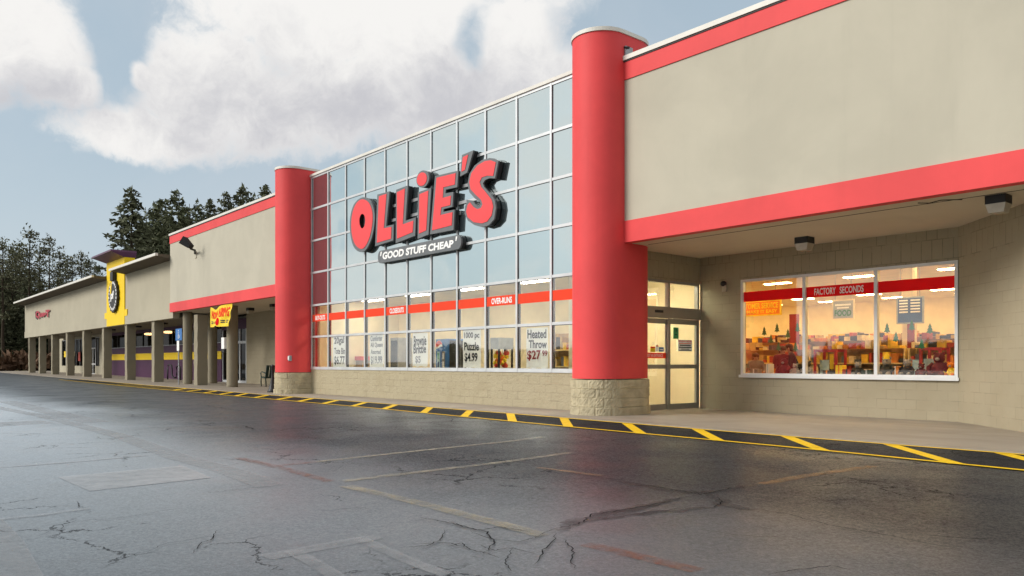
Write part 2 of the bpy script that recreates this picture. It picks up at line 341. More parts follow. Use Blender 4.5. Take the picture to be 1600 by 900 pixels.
# ------------------------------------------------------------------ mesh helpers
ORG = {}
class MB:
    def __init__(s): s.v = []; s.f = []; s.mi = []; s.mats = []
    def mat(s, name):
        if name not in s.mats: s.mats.append(name)
        return s.mats.index(name)
    def add(s, vs, fs, m):
        o = len(s.v); k = s.mat(m)
        s.v += [tuple(p) for p in vs]
        for f in fs: s.f.append([i+o for i in f]); s.mi.append(k)
        return s
    def box(s, x0, x1, y0, y1, z0, z1, m):
        x0, x1 = sorted((x0, x1)); y0, y1 = sorted((y0, y1)); z0, z1 = sorted((z0, z1))
        vs = [(x0, y0, z0), (x1, y0, z0), (x1, y1, z0), (x0, y1, z0), (x0, y0, z1), (x1, y0, z1), (x1, y1, z1), (x0, y1, z1)]
        return s.add(vs, [(0, 3, 2, 1), (4, 5, 6, 7), (0, 1, 5, 4), (1, 2, 6, 5), (2, 3, 7, 6), (3, 0, 4, 7)], m)
    def quad(s, p, m): return s.add(p, [tuple(range(len(p)))], m)
    def prism(s, poly, d, m, mside=None):
        """poly: 3-D outline; d: extrusion vector"""
        n = len(poly); d = Vector(d); a = [Vector(p) for p in poly]; c = [p+d for p in a]
        s.add(a, [tuple(range(n))], m)
        s.add(c, [tuple(reversed(range(n)))], mside or m)
        return s.add(a+c, [(i, n+i, n+(i+1) % n, (i+1) % n) for i in range(n)], mside or m)
    def ring(s, a, c, d, m, mside=None):
        """flat ring between outline a and inner outline c, extruded by d"""
        n = len(a); d = Vector(d); a = [Vector(p) for p in a]; c = [Vector(p) for p in c]
        a2 = [p+d for p in a]; c2 = [p+d for p in c]
        s.add(a+c, [(i, (i+1) % n, n+(i+1) % n, n+i) for i in range(n)], m)
        s.add(a+a2, [(i, n+i, n+(i+1) % n, (i+1) % n) for i in range(n)], mside or m)
        return s.add(c+c2, [(i, (i+1) % n, n+(i+1) % n, n+i) for i in range(n)], mside or m)
    def tube(s, pts, r, m, n=10, cap=True):
        pts = [Vector(p) for p in pts]; rr = r if isinstance(r, (list, tuple)) else [r]*len(pts)
        vs = []; fs = []
        for i, p in enumerate(pts):
            t = (pts[min(i+1, len(pts)-1)]-pts[max(i-1, 0)]).normalized()
            up = Vector((0, 0, 1)) if abs(t.z) < .9 else Vector((1, 0, 0))
            a = t.cross(up).normalized(); c = a.cross(t).normalized()
            vs += [p+a*(rr[i]*cos(2*pi*k/n))+c*(rr[i]*sin(2*pi*k/n)) for k in range(n)]
        for i in range(len(pts)-1):
            for k in range(n):
                fs.append((i*n+k, i*n+(k+1) % n, (i+1)*n+(k+1) % n, (i+1)*n+k))
        if cap: fs += [tuple(reversed(range(n))), tuple(range((len(pts)-1)*n, len(pts)*n))]
        return s.add(vs, fs, m)
    def lathe(s, prof, c, m, n=24):
        vs = []; fs = []
        for r, z in prof: vs += [(c[0]+r*cos(2*pi*k/n), c[1]+r*sin(2*pi*k/n), c[2]+z) for k in range(n)]
        for i in range(len(prof)-1):
            for k in range(n): fs.append((i*n+k, i*n+(k+1) % n, (i+1)*n+(k+1) % n, (i+1)*n+k))
        fs += [tuple(reversed(range(n))), tuple(range((len(prof)-1)*n, len(prof)*n))]
        return s.add(vs, fs, m)
    def ball(s, c, r, m, n=12, k=8):
        r = r if isinstance(r, (tuple, list)) else (r, r, r)
        vs = []; fs = []
        for i in range(k+1):
            a = -pi/2+pi*i/k
            vs += [(c[0]+r[0]*cos(a)*cos(2*pi*j/n), c[1]+r[1]*cos(a)*sin(2*pi*j/n), c[2]+r[2]*sin(a)) for j in range(n)]
        for i in range(k):
            for j in range(n): fs.append((i*n+j, i*n+(j+1) % n, (i+1)*n+(j+1) % n, (i+1)*n+j))
        return s.add(vs, fs, m)
    def text(s, t, p00, p10, p01, p11, m, bold=0., shear=0.):
        vs, fs = glyphs(t, bold)
        p00, p10, p01, p11 = map(Vector, (p00, p10, p01, p11))
        return s.add([p00*(1-x)*(1-y)+p10*x*(1-y)+p01*(1-x)*y+p11*x*y for x, y in vs], fs, m)
    def build(s, name, parent=None, org=(0, 0, 0), smooth=False, bevel=0.):
        o3 = Vector(ORG[parent.name]) if parent else Vector(org)
        me = bpy.data.meshes.new(name)
        me.from_pydata([tuple(Vector(p)-o3) for p in s.v], [], s.f)
        for k in s.mats: me.materials.append(MAT[k])
        me.polygons.foreach_set('material_index', s.mi)
        if smooth: me.polygons.foreach_set('use_smooth', [True]*len(me.polygons))
        uv = me.uv_layers.new(name='UVMap').data
        V = [Vector(p) for p in s.v]
        for p in me.polygons:
            nrm = p.normal
            if abs(nrm.z) > .75:
                for li in p.loop_indices:
                    q = V[me.loops[li].vertex_index]; uv[li].uv = (q.x, q.y)
            else:
                h = Vector((-nrm.y, nrm.x)); h = h.normalized() if h.length > 1e-6 else Vector((1, 0))
                for li in p.loop_indices:
                    q = V[me.loops[li].vertex_index]; uv[li].uv = (q.x*h.x+q.y*h.y, q.z)
        me.update()
        o = bpy.data.objects.new(name, me); COL.objects.link(o)
        if parent: o.parent = parent
        else: o.location = o3
        ORG[o.name] = tuple(o3)
        if bevel:
            bm = o.modifiers.new('bevel', 'BEVEL'); bm.width = bevel; bm.segments = 2; bm.limit_method = 'ANGLE'; bm.angle_limit = R(50)
        return o
_GL = {}
def glyphs(t, bold=0.):
    if (t, bold) in _GL: return _GL[(t, bold)]
    cu = bpy.data.curves.new('lettering', 'FONT'); cu.body = t; cu.size = 1; cu.offset = bold; cu.resolution_u = 3
    o = bpy.data.objects.new('lettering', cu); COL.objects.link(o)
    bpy.context.view_layer.update()
    me = bpy.data.meshes.new_from_object(o.evaluated_get(bpy.context.evaluated_depsgraph_get()))
    vs = np.array([v.co[:2] for v in me.vertices]); fs = [tuple(p.vertices) for p in me.polygons]
    bpy.data.objects.remove(o); bpy.data.curves.remove(cu); bpy.data.meshes.remove(me)
    lo, hi = vs.min(0), vs.max(0); vs = (vs-lo)/(hi-lo)
    _GL[(t, bold)] = (vs.tolist(), fs); return _GL[(t, bold)]

def tag(o, label, cat, group=None, kind=None):
    if label: o['label'] = label
    if cat: o['category'] = cat
    if group: o['group'] = group
    if kind: o['kind'] = kind
    return o
def empty(name, loc, label, cat, group=None):
    o = bpy.data.objects.new(name, None); COL.objects.link(o); o.location = loc; o.empty_display_size = .2
    ORG[o.name] = tuple(loc); return tag(o, label, cat, group)
def struct(mb, name, **k):
    o = mb.build(name, **k); o['kind'] = 'structure'; return o
def copy_tree(o, parent=None):
    c = o.copy(); COL.objects.link(c)
    if parent: c.parent = parent
    ORG[c.name] = ORG[o.name]
    for ch in list(o.children): copy_tree(ch, c)
    return c

# ================================================================== ground, lot, pavement, paint
LOT = -.03
def strip(xs, ya, yb, dz, m, name, thick=0.):
    """sheet between two edges given as functions of x, following the climb of the lot"""
    mb = MB(); vs = []; fs = []
    for x in xs: vs += [(x, ya(x), gz(x)+dz), (x, yb(x), gz(x)+dz)]
    for i in range(len(xs)-1): fs.append((2*i, 2*i+2, 2*i+3, 2*i+1))
    mb.add(vs, fs, m)
    if thick:
        k = len(xs); vs2 = [(x, ya(x), gz(x)+dz-thick) for x in xs]
        mb.add([vs[2*i] for i in range(k)]+vs2, [(k+i, k+i+1, i+1, i) for i in range(k-1)], m)
    return struct(mb, name)
g = MB(); xs = [-900, -97.05, -28, 900]
for i in range(3):
    g.quad([(xs[i], -900, gz(xs[i])-.09), (xs[i+1], -900, gz(xs[i+1])-.09), (xs[i+1], 900, gz(xs[i+1])-.09), (xs[i], 900, gz(xs[i])-.09)], 'grass_brown')
struct(g, 'ground')
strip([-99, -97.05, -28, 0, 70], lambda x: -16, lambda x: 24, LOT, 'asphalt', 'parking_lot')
def poly_fn(pts):
    pts = sorted(pts)
    def f(x):
        if x <= pts[0][0]: return pts[0][1]
        if x >= pts[-1][0]: return pts[-1][1]
        for (a, ya), (b_, yb) in zip(pts, pts[1:]):
            if a <= x <= b_: return ya+(yb-ya)*(x-a)/(b_-a)
    return f
OUT = [(222, 606), (300, 612), (343, 616.7), (428, 624.8), (507, 631), (600, 639.5), (659, 645.5), (725, 651.6), (801, 659), (889, 667.5), (998, 678.5),
       (1127, 688.8), (1290, 704), (1400, 717.3), (1507, 726.7), (1600, 736)]
INN = [(222, 601.5), (294, 607), (338, 611), (389, 614.8), (455, 620.4), (530, 625.5), (618, 632.7), (672, 637), (733, 642), (801, 646.5), (883, 653.5),
       (976, 662), (1088, 671), (1226, 682), (1400, 696), (1511, 704.4), (1600, 711)]
def smooth_pts(P):
    q = sorted([tuple(atG(u, v, LOT)[:2]) for u, v in P]); y = [p[1] for p in q]
    for _ in range(2): y = [y[0]]+[(y[i-1]+2*y[i]+y[i+1])/4 for i in range(1, len(y)-1)]+[y[-1]]
    return [(p[0], yy) for p, yy in zip(q, y)]
fo, fi = poly_fn(smooth_pts(OUT)), poly_fn(smooth_pts(INN))
XS = [-97.05, -88, -80, -70, -62]+[x*1.0 for x in range(-56, 15)]
strip(XS, lambda x: fi(x)+.05, lambda x: 17.4, 0., 'concrete', 'sidewalk', thick=.06)
strip([x for x in XS if x > -57], lambda x: fo(x), lambda x: fi(x)+.05, LOT+.004, 'asphalt_fresh', 'crossing_surface')
def ribbon(mb, pts, wd, off, m, taper=False):
    pts = [Vector((p[0], p[1], 0)) for p in pts]; vs = []; fs = []
    for i, p in enumerate(pts):
        t = (pts[min(i+1, len(pts)-1)]-pts[max(i-1, 0)]).normalized(); nrm = Vector((-t.y, t.x, 0))
        k = wd[i] if isinstance(wd, (list, tuple)) else wd
        if taper: k *= min(1, .25+1.5*min(i, len(pts)-1-i)/len(pts)*2)
        for sgn in (1, -1):
            q = p+nrm*sgn*k/2; vs.append((q.x, q.y, gz(q.x)+LOT+off))
    for i in range(len(pts)-1): fs.append((2*i, 2*i+1, 2*i+3, 2*i+2))
    mb.add(vs, fs, m)
def gp(u, v): return atG(u, v, LOT)[:2]
ln = MB()
xs = [x for x in XS if x > -57]
ribbon(ln, [(x, fo(x)) for x in xs], .10, .012, 'line_yellow'); ribbon(ln, [(x, fi(x)-.02) for x in xs], .09, .012, 'line_yellow')
struct(ln, 'crossing_edge_lines')
hl = MB()
HATCH = [((277, 610), (294, 607)), ((296, 611.8), (316, 609)), ((320.6, 614.3), (338, 611)), ((342.6, 616.7), (362, 613)), ((369.5, 619), (389, 614.8)),
         ((398.8, 621.6), (421, 617.5)), ((428, 624.8), (455, 620.4)), ((464.8, 627.7), (487, 622.8)), ((507, 631), (531, 625.5)), ((549, 635.2), (572.5, 629)),
         ((600, 639.5), (619, 632.7)), ((659, 645.6), (672, 637)), ((724.8, 651.6), (733, 642)), ((801, 659), (801, 646.5)), ((889, 667.4), (882.6, 653.4)),
         ((998, 678.4), (976, 662)), ((1127, 688.7), (1088, 671)), ((1290, 703.8), (1226, 682.5)), ((1493, 726), (1389, 695)), ((1720, 745), (1566, 708))]
for a, c in HATCH:
    pa, pc = gp(*a), gp(*c); ribbon(hl, [(pa[0], fo(pa[0])), (pc[0], fi(pc[0]))], .18, .008, 'line_yellow')
for k in range(1, 7):
    pa = gp(277, 610); x = pa[0]-k*1.75; ribbon(hl, [(x, fo(x)), (x+.75, fi(x+.75))], .18, .008, 'line_yellow')
struct(hl, 'crossing_hatching')
def dens(pts, n=10, j=0.):
    out = []
    for a, c in zip(pts, pts[1:]):
        for i in range(n):
            t = i/n; out.append((a[0]+(c[0]-a[0])*t+random.gauss(0, j), a[1]+(c[1]-a[1])*t+random.gauss(0, j)))
    return out+[pts[-1]]
def px(l): return [gp(*p) for p in l]
st = MB()
ribbon(st, dens(px([(495, 722), (620, 708.5), (795, 690), (850, 683)])), .12, .006, 'stall_pale')
ribbon(st, dens(px([(535, 752.5), (795, 721.5), (890, 708)])), .13, .006, 'stall_pale')
ribbon(st, dens(px([(540, 760), (640, 783), (800, 824), (850, 838)])), .14, .006, 'stall_pale')
ribbon(st, dens(px([(435, 728.5), (495, 722)])), .11, .006, 'stall_rust'); ribbon(st, dens(px([(372, 716), (440, 732), (515, 753)])), .13, .007, 'stall_rust')
ribbon(st, dens(px([(915, 851), (1000, 871), (1090, 893)])), .13, .006, 'stall_rust')
ribbon(st, dens(px([(1190, 757), (1260, 744), (1363, 729)])), .14, .006, 'stall_orange'); ribbon(st, dens(px([(840, 731), (940, 744)])), .09, .006, 'stall_orange')
ribbon(st, dens(px([(0, 812.5), (70, 805), (140, 795)])), .08, .006, 'seam_pale'); ribbon(st, dens(px([(0, 731), (120, 722), (230, 712)])), .10, .006, 'seam_pale')
struct(st, 'stall_lines')
sm = MB()
ribbon(sm, dens(px([(10, 627), (75, 643), (150, 660)])), .5, .004, 'seam_pale'); ribbon(sm, dens(px([(-40, 630), (70, 651), (190, 682), (280, 715), (350, 733), (425, 760)])), .30, .005, 'seam_pale')
ribbon(sm, dens(px([(-60, 668), (0, 663), (78, 659)])), 1.1, .004, 'seam_pale')
ribbon(sm, dens(px([(415, 872), (500, 856), (590, 839)])), .16, .005, 'seam_pale'); ribbon(sm, dens(px([(455, 862), (490, 880), (530, 905)])), .10, .006, 'seam_pale')
ribbon(sm, dens(px([(560, 842), (600, 860), (650, 882), (700, 900)])), .10, .007, 'seam_pale'); ribbon(sm, dens(px([(-20, 815), (10, 850), (40, 915)])), .20, .005, 'seam_pale')
struct(sm, 'tar_seams')
pa = MB(); q = px([(90, 746), (285, 728), (330, 747), (140, 768)]); pa.quad([(x, y, gz(x)+LOT+.005) for x, y in q], 'patch_pale')
struct(pa, 'asphalt_patch')
ck = MB(); stn = MB()
def crack(l, wd=.02, j=.05):
    P = px(l); n = 7; L = sum(math.dist(a, c) for a, c in zip(P, P[1:]))/(n*(len(P)-1)); ribbon(ck, dens(P, n, min(.05, L*.17)), wd*.42, .009, 'crack_dark', True)
for l, wd in [([(897, 742), (953, 749), (1015, 760), (1065, 768), (1094, 774), (1110, 771), (1144, 763), (1178, 759)], .03), ([(1094, 774), (1060, 780), (1015, 791), (970, 799), (925, 805), (908, 819), (868, 827), (829, 844)], .026),
              ([(1116, 774), (1130, 785), (1116, 794), (1060, 796), (992, 805), (942, 813)], .024), ([(1130, 793), (1178, 797), (1234, 805), (1296, 822), (1375, 836), (1431, 847), (1504, 861)], .02),
              ([(700, 816), (728, 825), (762, 833), (773, 850), (756, 867)], .03), ([(886, 844), (892, 862), (897, 890)], .02), ([(869, 836), (852, 861), (835, 884)], .022), ([(700, 856), (722, 850), (734, 861), (760, 866), (780, 874)], .02),
              ([(655, 810), (700, 818), (745, 830), (780, 825), (800, 828), (830, 832)], .03), ([(695, 830), (690, 845), (665, 855), (625, 858)], .02), ([(645, 852), (700, 850), (725, 857)], .02), ([(735, 832), (770, 845), (810, 848), (850, 838)], .02),
              ([(320, 772), (380, 765), (440, 760)], .02), ([(500, 800), (560, 795), (580, 796)], .018), ([(300, 867), (315, 850), (330, 845), (340, 830)], .02), ([(122, 785), (125, 793), (135, 795)], .02),
              ([(380, 665), (400, 672)], .05), ([(420, 681), (480, 683), (525, 692)], .03), ([(307, 632), (340, 637), (375, 642)], .04), ([(400, 590+110), (430, 704), (452, 700)], .02),
              ([(1200, 900), (1240, 893), (1300, 886), (1330, 893)], .02), ([(1450, 838), (1500, 842), (1560, 845)], .03), ([(60, 840), (120, 815), (180, 812), (320, 790)], .012), ([(180, 880), (260, 850), (400, 830)], .010),
              ([(745, 852), (770, 862), (800, 858), (840, 868)], .018), ([(800, 858), (790, 880), (800, 895)], .016), ([(1080, 826), (1150, 838), (1230, 842)], .012)]:
    crack(l, wd)
for l, wd in [([(960, 752), (1050, 768), (1110, 770), (1180, 758)], .16), ([(1110, 772), (1132, 790), (1180, 798)], .14), ([(1070, 780), (960, 800), (905, 815), (870, 830)], .15), ([(1110, 795), (1000, 803), (940, 812)], .10)]:
    ribbon(stn, dens(px(l), 8, .03), wd, .007, 'stain_dark', True)
struct(ck, 'asphalt_cracks'); struct(stn, 'damp_crack_sealant')

# ================================================================== the red and beige discount store
YF, YC, YB = 13.11, 13.50, 16.55          # fascia, curtain wall, recessed back wall
XD = -12.06                               # wall with the sliding doors
ROOT = empty('store_building', (-20, 13.5, 0), 'large beige and red store with a mirrored window wall between two round red pillars', 'store')
def part(mb, name, parent=ROOT, label=None, **k):
    o = mb.build(name, parent=parent, **k)
    if label: o['label'] = label
    return o
def stadium(xc, yc, r, L, n=28):
    a = [(xc+r*cos(pi+pi*i/n), yc+r*sin(pi+pi*i/n)) for i in range(n+1)]
    return a+[(xc+r*cos(pi*i/n), yc+L+r*sin(pi*i/n)) for i in range(n+1)]
PR, PY, PL = .644, 13.04, .617
def pillar(xc, label):
    mb = MB(); mb.prism([(x, y, .80) for x, y in stadium(xc, PY, PR, PL)], (0, 0, 7.57), 'red_paint')
    p = part(mb, 'red_pillar', label=label, smooth=False)
    for f in p.data.polygons: f.use_smooth = abs(f.normal.z) < .5
    c = MB(); c.prism([(x, y, 8.372) for x, y in stadium(xc, PY, PR+.025, PL)], (0, 0, .085), 'coping')
    part(c, 'pillar_cap', p)
    # rough split-face base: four courses with recessed joints
    ring = stadium(xc, PY, PR+.03, PL, 70); n = len(ring); c0 = Vector((xc, PY+PL/2, 0))
    prof = []
    for k in range(4):
        for t in (.0, .05, .2, .4, .6, .8, .95): prof.append((k*.2+t*.2, t in (.0,)))
    prof.append((.80, False)); vs = []; fs = []
    for z, joint in prof:
        for i, (x, y) in enumerate(ring):
            k = int(z/.2-1e-6); blk = (i*4//n*0+int((i+(k % 2)*6)/12)); vjoint = (i+(k % 2)*6) % 12 == 0
            rnd = random.Random(blk*31+k*7).uniform(-.006, .010)
            off = (-.013 if joint or vjoint else rnd+random.gauss(0, .0042))+(.02 if z < .2 else 0)
            d = (Vector((x, y, 0))-c0); d = Vector((d.x, d.y if abs(d.y) > PL/2 else 0, 0)).normalized()
            vs.append((x+d.x*off, y+d.y*off, z-.02))
    for a in range(len(prof)-1):
        for i in range(n): fs.append((a*n+i, a*n+(i+1) % n, (a+1)*n+(i+1) % n, (a+1)*n+i))
    fs.append(tuple(range((len(prof)-1)*n, len(prof)*n)))
    s = MB(); s.add(vs, fs, 'stone'); part(s, 'stone_base', p)
pillar(-12.19, 'red pillar right of the window wall'); pillar(-28.05, 'red pillar left of the window wall')

# curtain wall
MX = [-27.33+1.3065*k for k in range(12)]; MZ = [.957, 2.125, 3.30, 4.515, 5.71, 6.90, 8.10]
cw = MB()
for i, x in enumerate(MX[:-1]):
    cw.box(x-.033, x+.033, YC-.06, YC+.07, MZ[0]-.04, MZ[-1]+.02, 'aluminium')
for z in MZ:
    h = .05 if z in (MZ[0], MZ[-1]) else .036
    cw.box(MX[0]-.1, -12.75, YC-.052, YC+.06, z-h, z+h, 'aluminium')
cwo = part(cw, 'window_wall_frame', label='grid of pale aluminium mullions')
gk = MB()
for x in MX[:-1]: gk.box(x-.033, x+.046, YC-.035, YC+.05, MZ[0], MZ[-1], 'trim_and_shade')
for z in MZ[1:-1]: gk.box(MX[0], -12.75, YC-.034, YC+.045, z-.046, z+.034, 'trim_and_shade')
part(gk, 'trim_and_shade', cwo)  # dark strips set right of and below each bar, painting in mullion shade
# each pane sits a hair out of true, as glazing does, so reflections break from pane to pane
def panes(rows, m, y):
    mb = MB()
    for i in range(11):
        for j in rows:
            x0, x1, z0, z1 = MX[i], MX[i+1], MZ[j], MZ[j+1]
            e = [random.gauss(0, .0022) for _ in range(3)]
            mb.quad([(x0, y+e[0], z0), (x1, y+e[1], z0), (x1, y+e[1]+e[2], z1), (x0, y+e[0]+e[2], z1)], m)
    return mb
part(panes((2, 3, 4, 5), 'mirror_glass', YC-.028), 'mirrored_glass', cwo); part(panes((0, 1), 'clear_glass', YC-.028), 'clear_glass', cwo)
bw = MB(); bw.box(-27.5, -12.7, YC-.03, YC+.17, -.1, .905, 'split_face'); part(bw, 'stone_plinth')
cp = MB(); cp.box(-27.5, -12.75, YC-.09, YC+.4, 8.125, 8.21, 'coping'); part(cp, 'coping')

def fascia(x0, x1):
    mb = MB(); mb.box(x0, x1, YF, YF+.3, 3.80, 7.80, 'beige'); f = part(mb, 'upper_wall')
    r = MB(); r.box(x0-.012 if x0 < -40 else x0, x1, YF-.025, YF+.2, 3.79, 4.262, 'red_paint'); part(r, 'lower_red_band', f)
    r = MB(); r.box(x0-.012 if x0 < -40 else x0, x1, YF-.025, YF+.2, 7.355, 7.74, 'red_paint'); part(r, 'upper_red_band', f)
    c = MB(); c.box(x0-.05, x1, YF-.06, YF+.5, 7.775, 7.875, 'coping'); c.box(x0-.04, x1, YF-.04, YF-.002, 7.742, 7.774, 'trim_and_shade'); part(c, 'roof_coping', f)
fascia(-11.70, 12.0); fascia(-42.85, -28.6)
def soffit(x0, x1, mname='soffit'):
    mb = MB(); mb.box(x0, x1, YF+.22, YB+.1, 3.795, 3.86, mname); part(mb, 'canopy_soffit')
soffit(XD-.1, 12.0); soffit(-42.7, -27.6)
gr = MB(); gr.box(-11.4, 12, YF+.62, YF+.635, 3.789, 3.797, 'trim_and_shade'); part(gr, 'soffit_joint')

# recessed wall with the big window, then the wall that angles out towards the street
WX0, WX1 = at(1158.3, 500, YB).x, at(1497.5, 500, YB).x; WZ0, WZ1 = .845, 3.15
wl = MB()
wl.box(XD, WX0, YB, YB+.2, -.1, 3.14, 'cmu'); wl.box(WX0, WX1, YB, YB+.2, -.1, WZ0, 'cmu')
wl.box(XD, WX1+.02, YB, YB+.2, WZ1, 3.80, 'cmu_stack'); wl.box(XD, WX0, YB, YB+.2, 3.14, WZ1, 'cmu')
part(wl, 'block_wall')
aw = MB(); p0 = Vector((WX1, YB, 0)); p1 = Vector((WX1+3.15, YB-3.2, 0))
for z0, z1, m in ((-.1, 3.14, 'cmu'), (3.14, 3.80, 'cmu_stack')):
    aw.prism([(p0.x, p0.y, z0), (p1.x, p1.y, z0), (p1.x, p1.y, z1), (p0.x, p0.y, z1)], (.14, .14, 0), m)
aw.box(p1.x, 12, p1.y, p1.y+.2, -.1, 3.8, 'cmu'); part(aw, 'angled_block_wall')
wn = MB(); MXW = [WX0, at(1257, 500, YB).x, at(1369, 500, YB).x, WX1]
for i, x in enumerate(MXW):
    a, c = (x, x+.06) if i == 0 else ((x-.06, x) if i == 3 else (x-.035, x+.035)); wn.box(a, c, YB-.03, YB+.08, WZ0, WZ1, 'window_white')
wn.box(WX0+.06, WX1-.06, YB-.028, YB+.078, WZ1-.06, WZ1, 'window_white'); wn.box(WX0+.06, WX1-.06, YB-.028, YB+.078, WZ0, WZ0+.06, 'window_white')
wno = part(wn, 'shop_window', label='three-pane shop window under the canopy')
sl = MB(); sl.box(WX0-.03, WX1+.03, YB-.07, YB-.032, WZ0-.045, WZ0+.02, 'window_white'); part(sl, 'sill', wno)
for i in range(3):
    g = MB(); e = [random.gauss(0, .002) for _ in range(2)]
    g.quad([(MXW[i], YB+.03, WZ0), (MXW[i+1], YB+.03+e[0], WZ0), (MXW[i+1], YB+.03+e[0]+e[1], WZ1), (MXW[i], YB+.03+e[1], WZ1)], 'shop_glass'); part(g, 'pane', wno)

# sliding-door wall
YD0, YD1, YDM = 14.05, YB-.02, 15.33
dw = MB(); dw.box(XD-.2, XD, 13.6, YB+.2, 3.15, 3.80, 'cmu_stack'); dw.box(XD-.2, XD, 13.4, YD0, -.1, 3.15, 'cmu'); part(dw, 'door_wall')
df = MB()
for y in (YD0, YDM-.03, YD1-.06): df.box(XD-.12, XD-.01, y, y+.06, 2.47, 3.15, 'door_metal')
df.box(XD-.12, XD-.012, YD0+.06, YD1-.06, 3.09, 3.15, 'door_metal'); df.box(XD-.12, XD+.05, YD0, YD1, 2.23, 2.50, 'door_metal')
df.box(XD-.12, XD-.011, YD1-.06, YD1, 0, 2.23, 'door_metal'); df.box(XD-.12, XD-.011, YD0, YD0+.06, 0, 2.23, 'door_metal')
dfo = part(df, 'door_frame', label='metal door frame with transom and header')
sn = MB(); sn.box(XD+.05, XD+.075, 14.72, 15.0, 2.35, 2.41, 'trim_and_shade'); part(sn, 'door_sensor', dfo)
tg = MB(); tg.quad([(XD-.06, YD0, 2.48), (XD-.06, YD1, 2.48), (XD-.06, YD1, 3.12), (XD-.06, YD0, 3.12)], 'door_glass'); part(tg, 'transom_glass', dfo)
def leaf(y0, y1, x, mb_h=1.06):
    l = MB()
    for a, c in ((y0, y0+.07), (y1-.07, y1)): l.box(x-.05, x, a, c, .01, 2.22, 'door_metal')
    for a, c in ((.01, .15), (mb_h-.05, mb_h+.05), (2.10, 2.22)): l.box(x-.048, x-.002, y0+.07, y1-.07, a, c, 'door_metal')
    o = part(l, 'sliding_door', label='glass sliding door leaf'); g = MB()
    g.quad([(x-.025, y0, .1), (x-.025, y1, .1), (x-.025, y1, 2.15), (x-.025, y0, 2.15)], 'door_glass'); part(g, 'door_pane', o); return o
leaf(YD0+.06, YDM+.02, XD-.06); leaf(YDM-.04, YD1-.06, XD+.0)

# left canopy: block wall, round columns
XL = at(385, 500, YB).x
lw = MB(); lw.box(XL, -27.4, YB, YB+.2, -.1, 3.8, 'cmu'); lw.box(XL, XL+.2, YB+.2, 19, -.1, 3.8, 'cmu'); lw.box(-27.6, -27.4, 13.9, YB, -.1, 8.1, 'cmu'); part(lw, 'canopy_block_wall')
def round_column(u, v, px_w):
    p = atG(u, v); d = ray(u); r = px_w*(p.y/d[1])/2
    mb = MB(); prof = [(r*(1+random.gauss(0, .006)), -.05+k*.19) for k in range(21)]; prof[-1] = (r, 3.80)
    mb.lathe(prof, (p.x, p.y+r, gz(p.x)*0), 'column_grit', 28); part(mb, 'round_column', smooth=True)
    return p
C1 = round_column(286, 600, 14); C2 = round_column(325, 599, 14); C3 = round_column(354.5, 604.8, 17)

# roof and closing walls
rf = MB(); rf.box(-42.6, 11.9, 13.85, 44.8, 7.55, 7.65, 'roof'); part(rf, 'roof')
cwall = MB(); cwall.box(-42.85, -42.6, YF+.31, 45, 3.8, 7.8, 'beige'); cwall.box(11.9, 12.1, YF+.31, 45, -.1, 7.8, 'beige'); cwall.box(-42.8, 12, 45, 45.2, -.1, 7.8, 'beige')
cwall.box(-42.8, -42.6, 17.3, 45, -.1, 3.8, 'beige'); part(cwall, 'outer_wall')
mz = MB(); mz.box(-27.4, -12.8, 13.72, 13.8, 3.32, 8.12, 'grey_wall'); part(mz, 'window_wall_backing')

# interior
inn = MB()
inn.box(-34, 3, 17.35, 36, -.05, .0, 'store_floor'); inn.box(XD+.05, 3, 16.76, 17.35, -.05, .0, 'store_floor'); inn.box(-27.4, XD-.2, 13.7, 17.2, -.05, .003, 'store_floor')
part(inn, 'shop_floor')
iw = MB(); iw.box(-34.2, -34, 17.2, 36, 0, 4, 'cream_wall'); iw.box(-34, 3, 36, 36.2, 0, 4, 'cream_wall'); iw.box(3, 3.2, 16.8, 36, 0, 4, 'cream_wall')
iw.box(-27.4, XD-.02, 17.2, 17.35, 0, 4, 'cream_wall'); iw.box(-34, -27.4, 17.2, 17.35, 0, 4, 'cream_wall'); iw.box(XD-.01, XD+.12, 16.76, 17.35, 0, 4, 'cream_wall')
iw.box(-27.39, -27.2, 13.72, 17.2, 0, 3.5, 'cream_wall'); part(iw, 'interior_wall')
vw = MB(); vw.box(-14.5, -14.3, 14.3, 17.2, 0, 3.5, 'vestibule_wall'); part(vw, 'vestibule_wall')
ic = MB(); ic.box(-34, 3, 17.35, 36, 3.95, 4.0, 'store_ceiling'); ic.box(XD, 3, 16.76, 17.35, 3.95, 4.0, 'store_ceiling'); ic.box(-27.2, XD-.2, 13.8, 17.2, 3.5, 3.55, 'store_ceiling'); part(ic, 'shop_ceiling')
def ceil_light(x, y, z, m, lx=.9, ly=.3):
    mb = MB(); mb.box(x-lx/2, x+lx/2, y-ly/2, y+ly/2, z-.02, z-.004, m); return part(mb, 'ceiling_light')
for i in range(11):
    for j in range(8): ceil_light(-29.5+2.9*i, 18.2+2.3*j, 3.95, 'tube_light')
for i in range(5): ceil_light(-25.8+3.0*i, 15.2, 3.5, 'vest_light', 1.2, .3)
ceil_light(-13.2, 15.5, 3.5, 'vest_light', 1.0, .5)

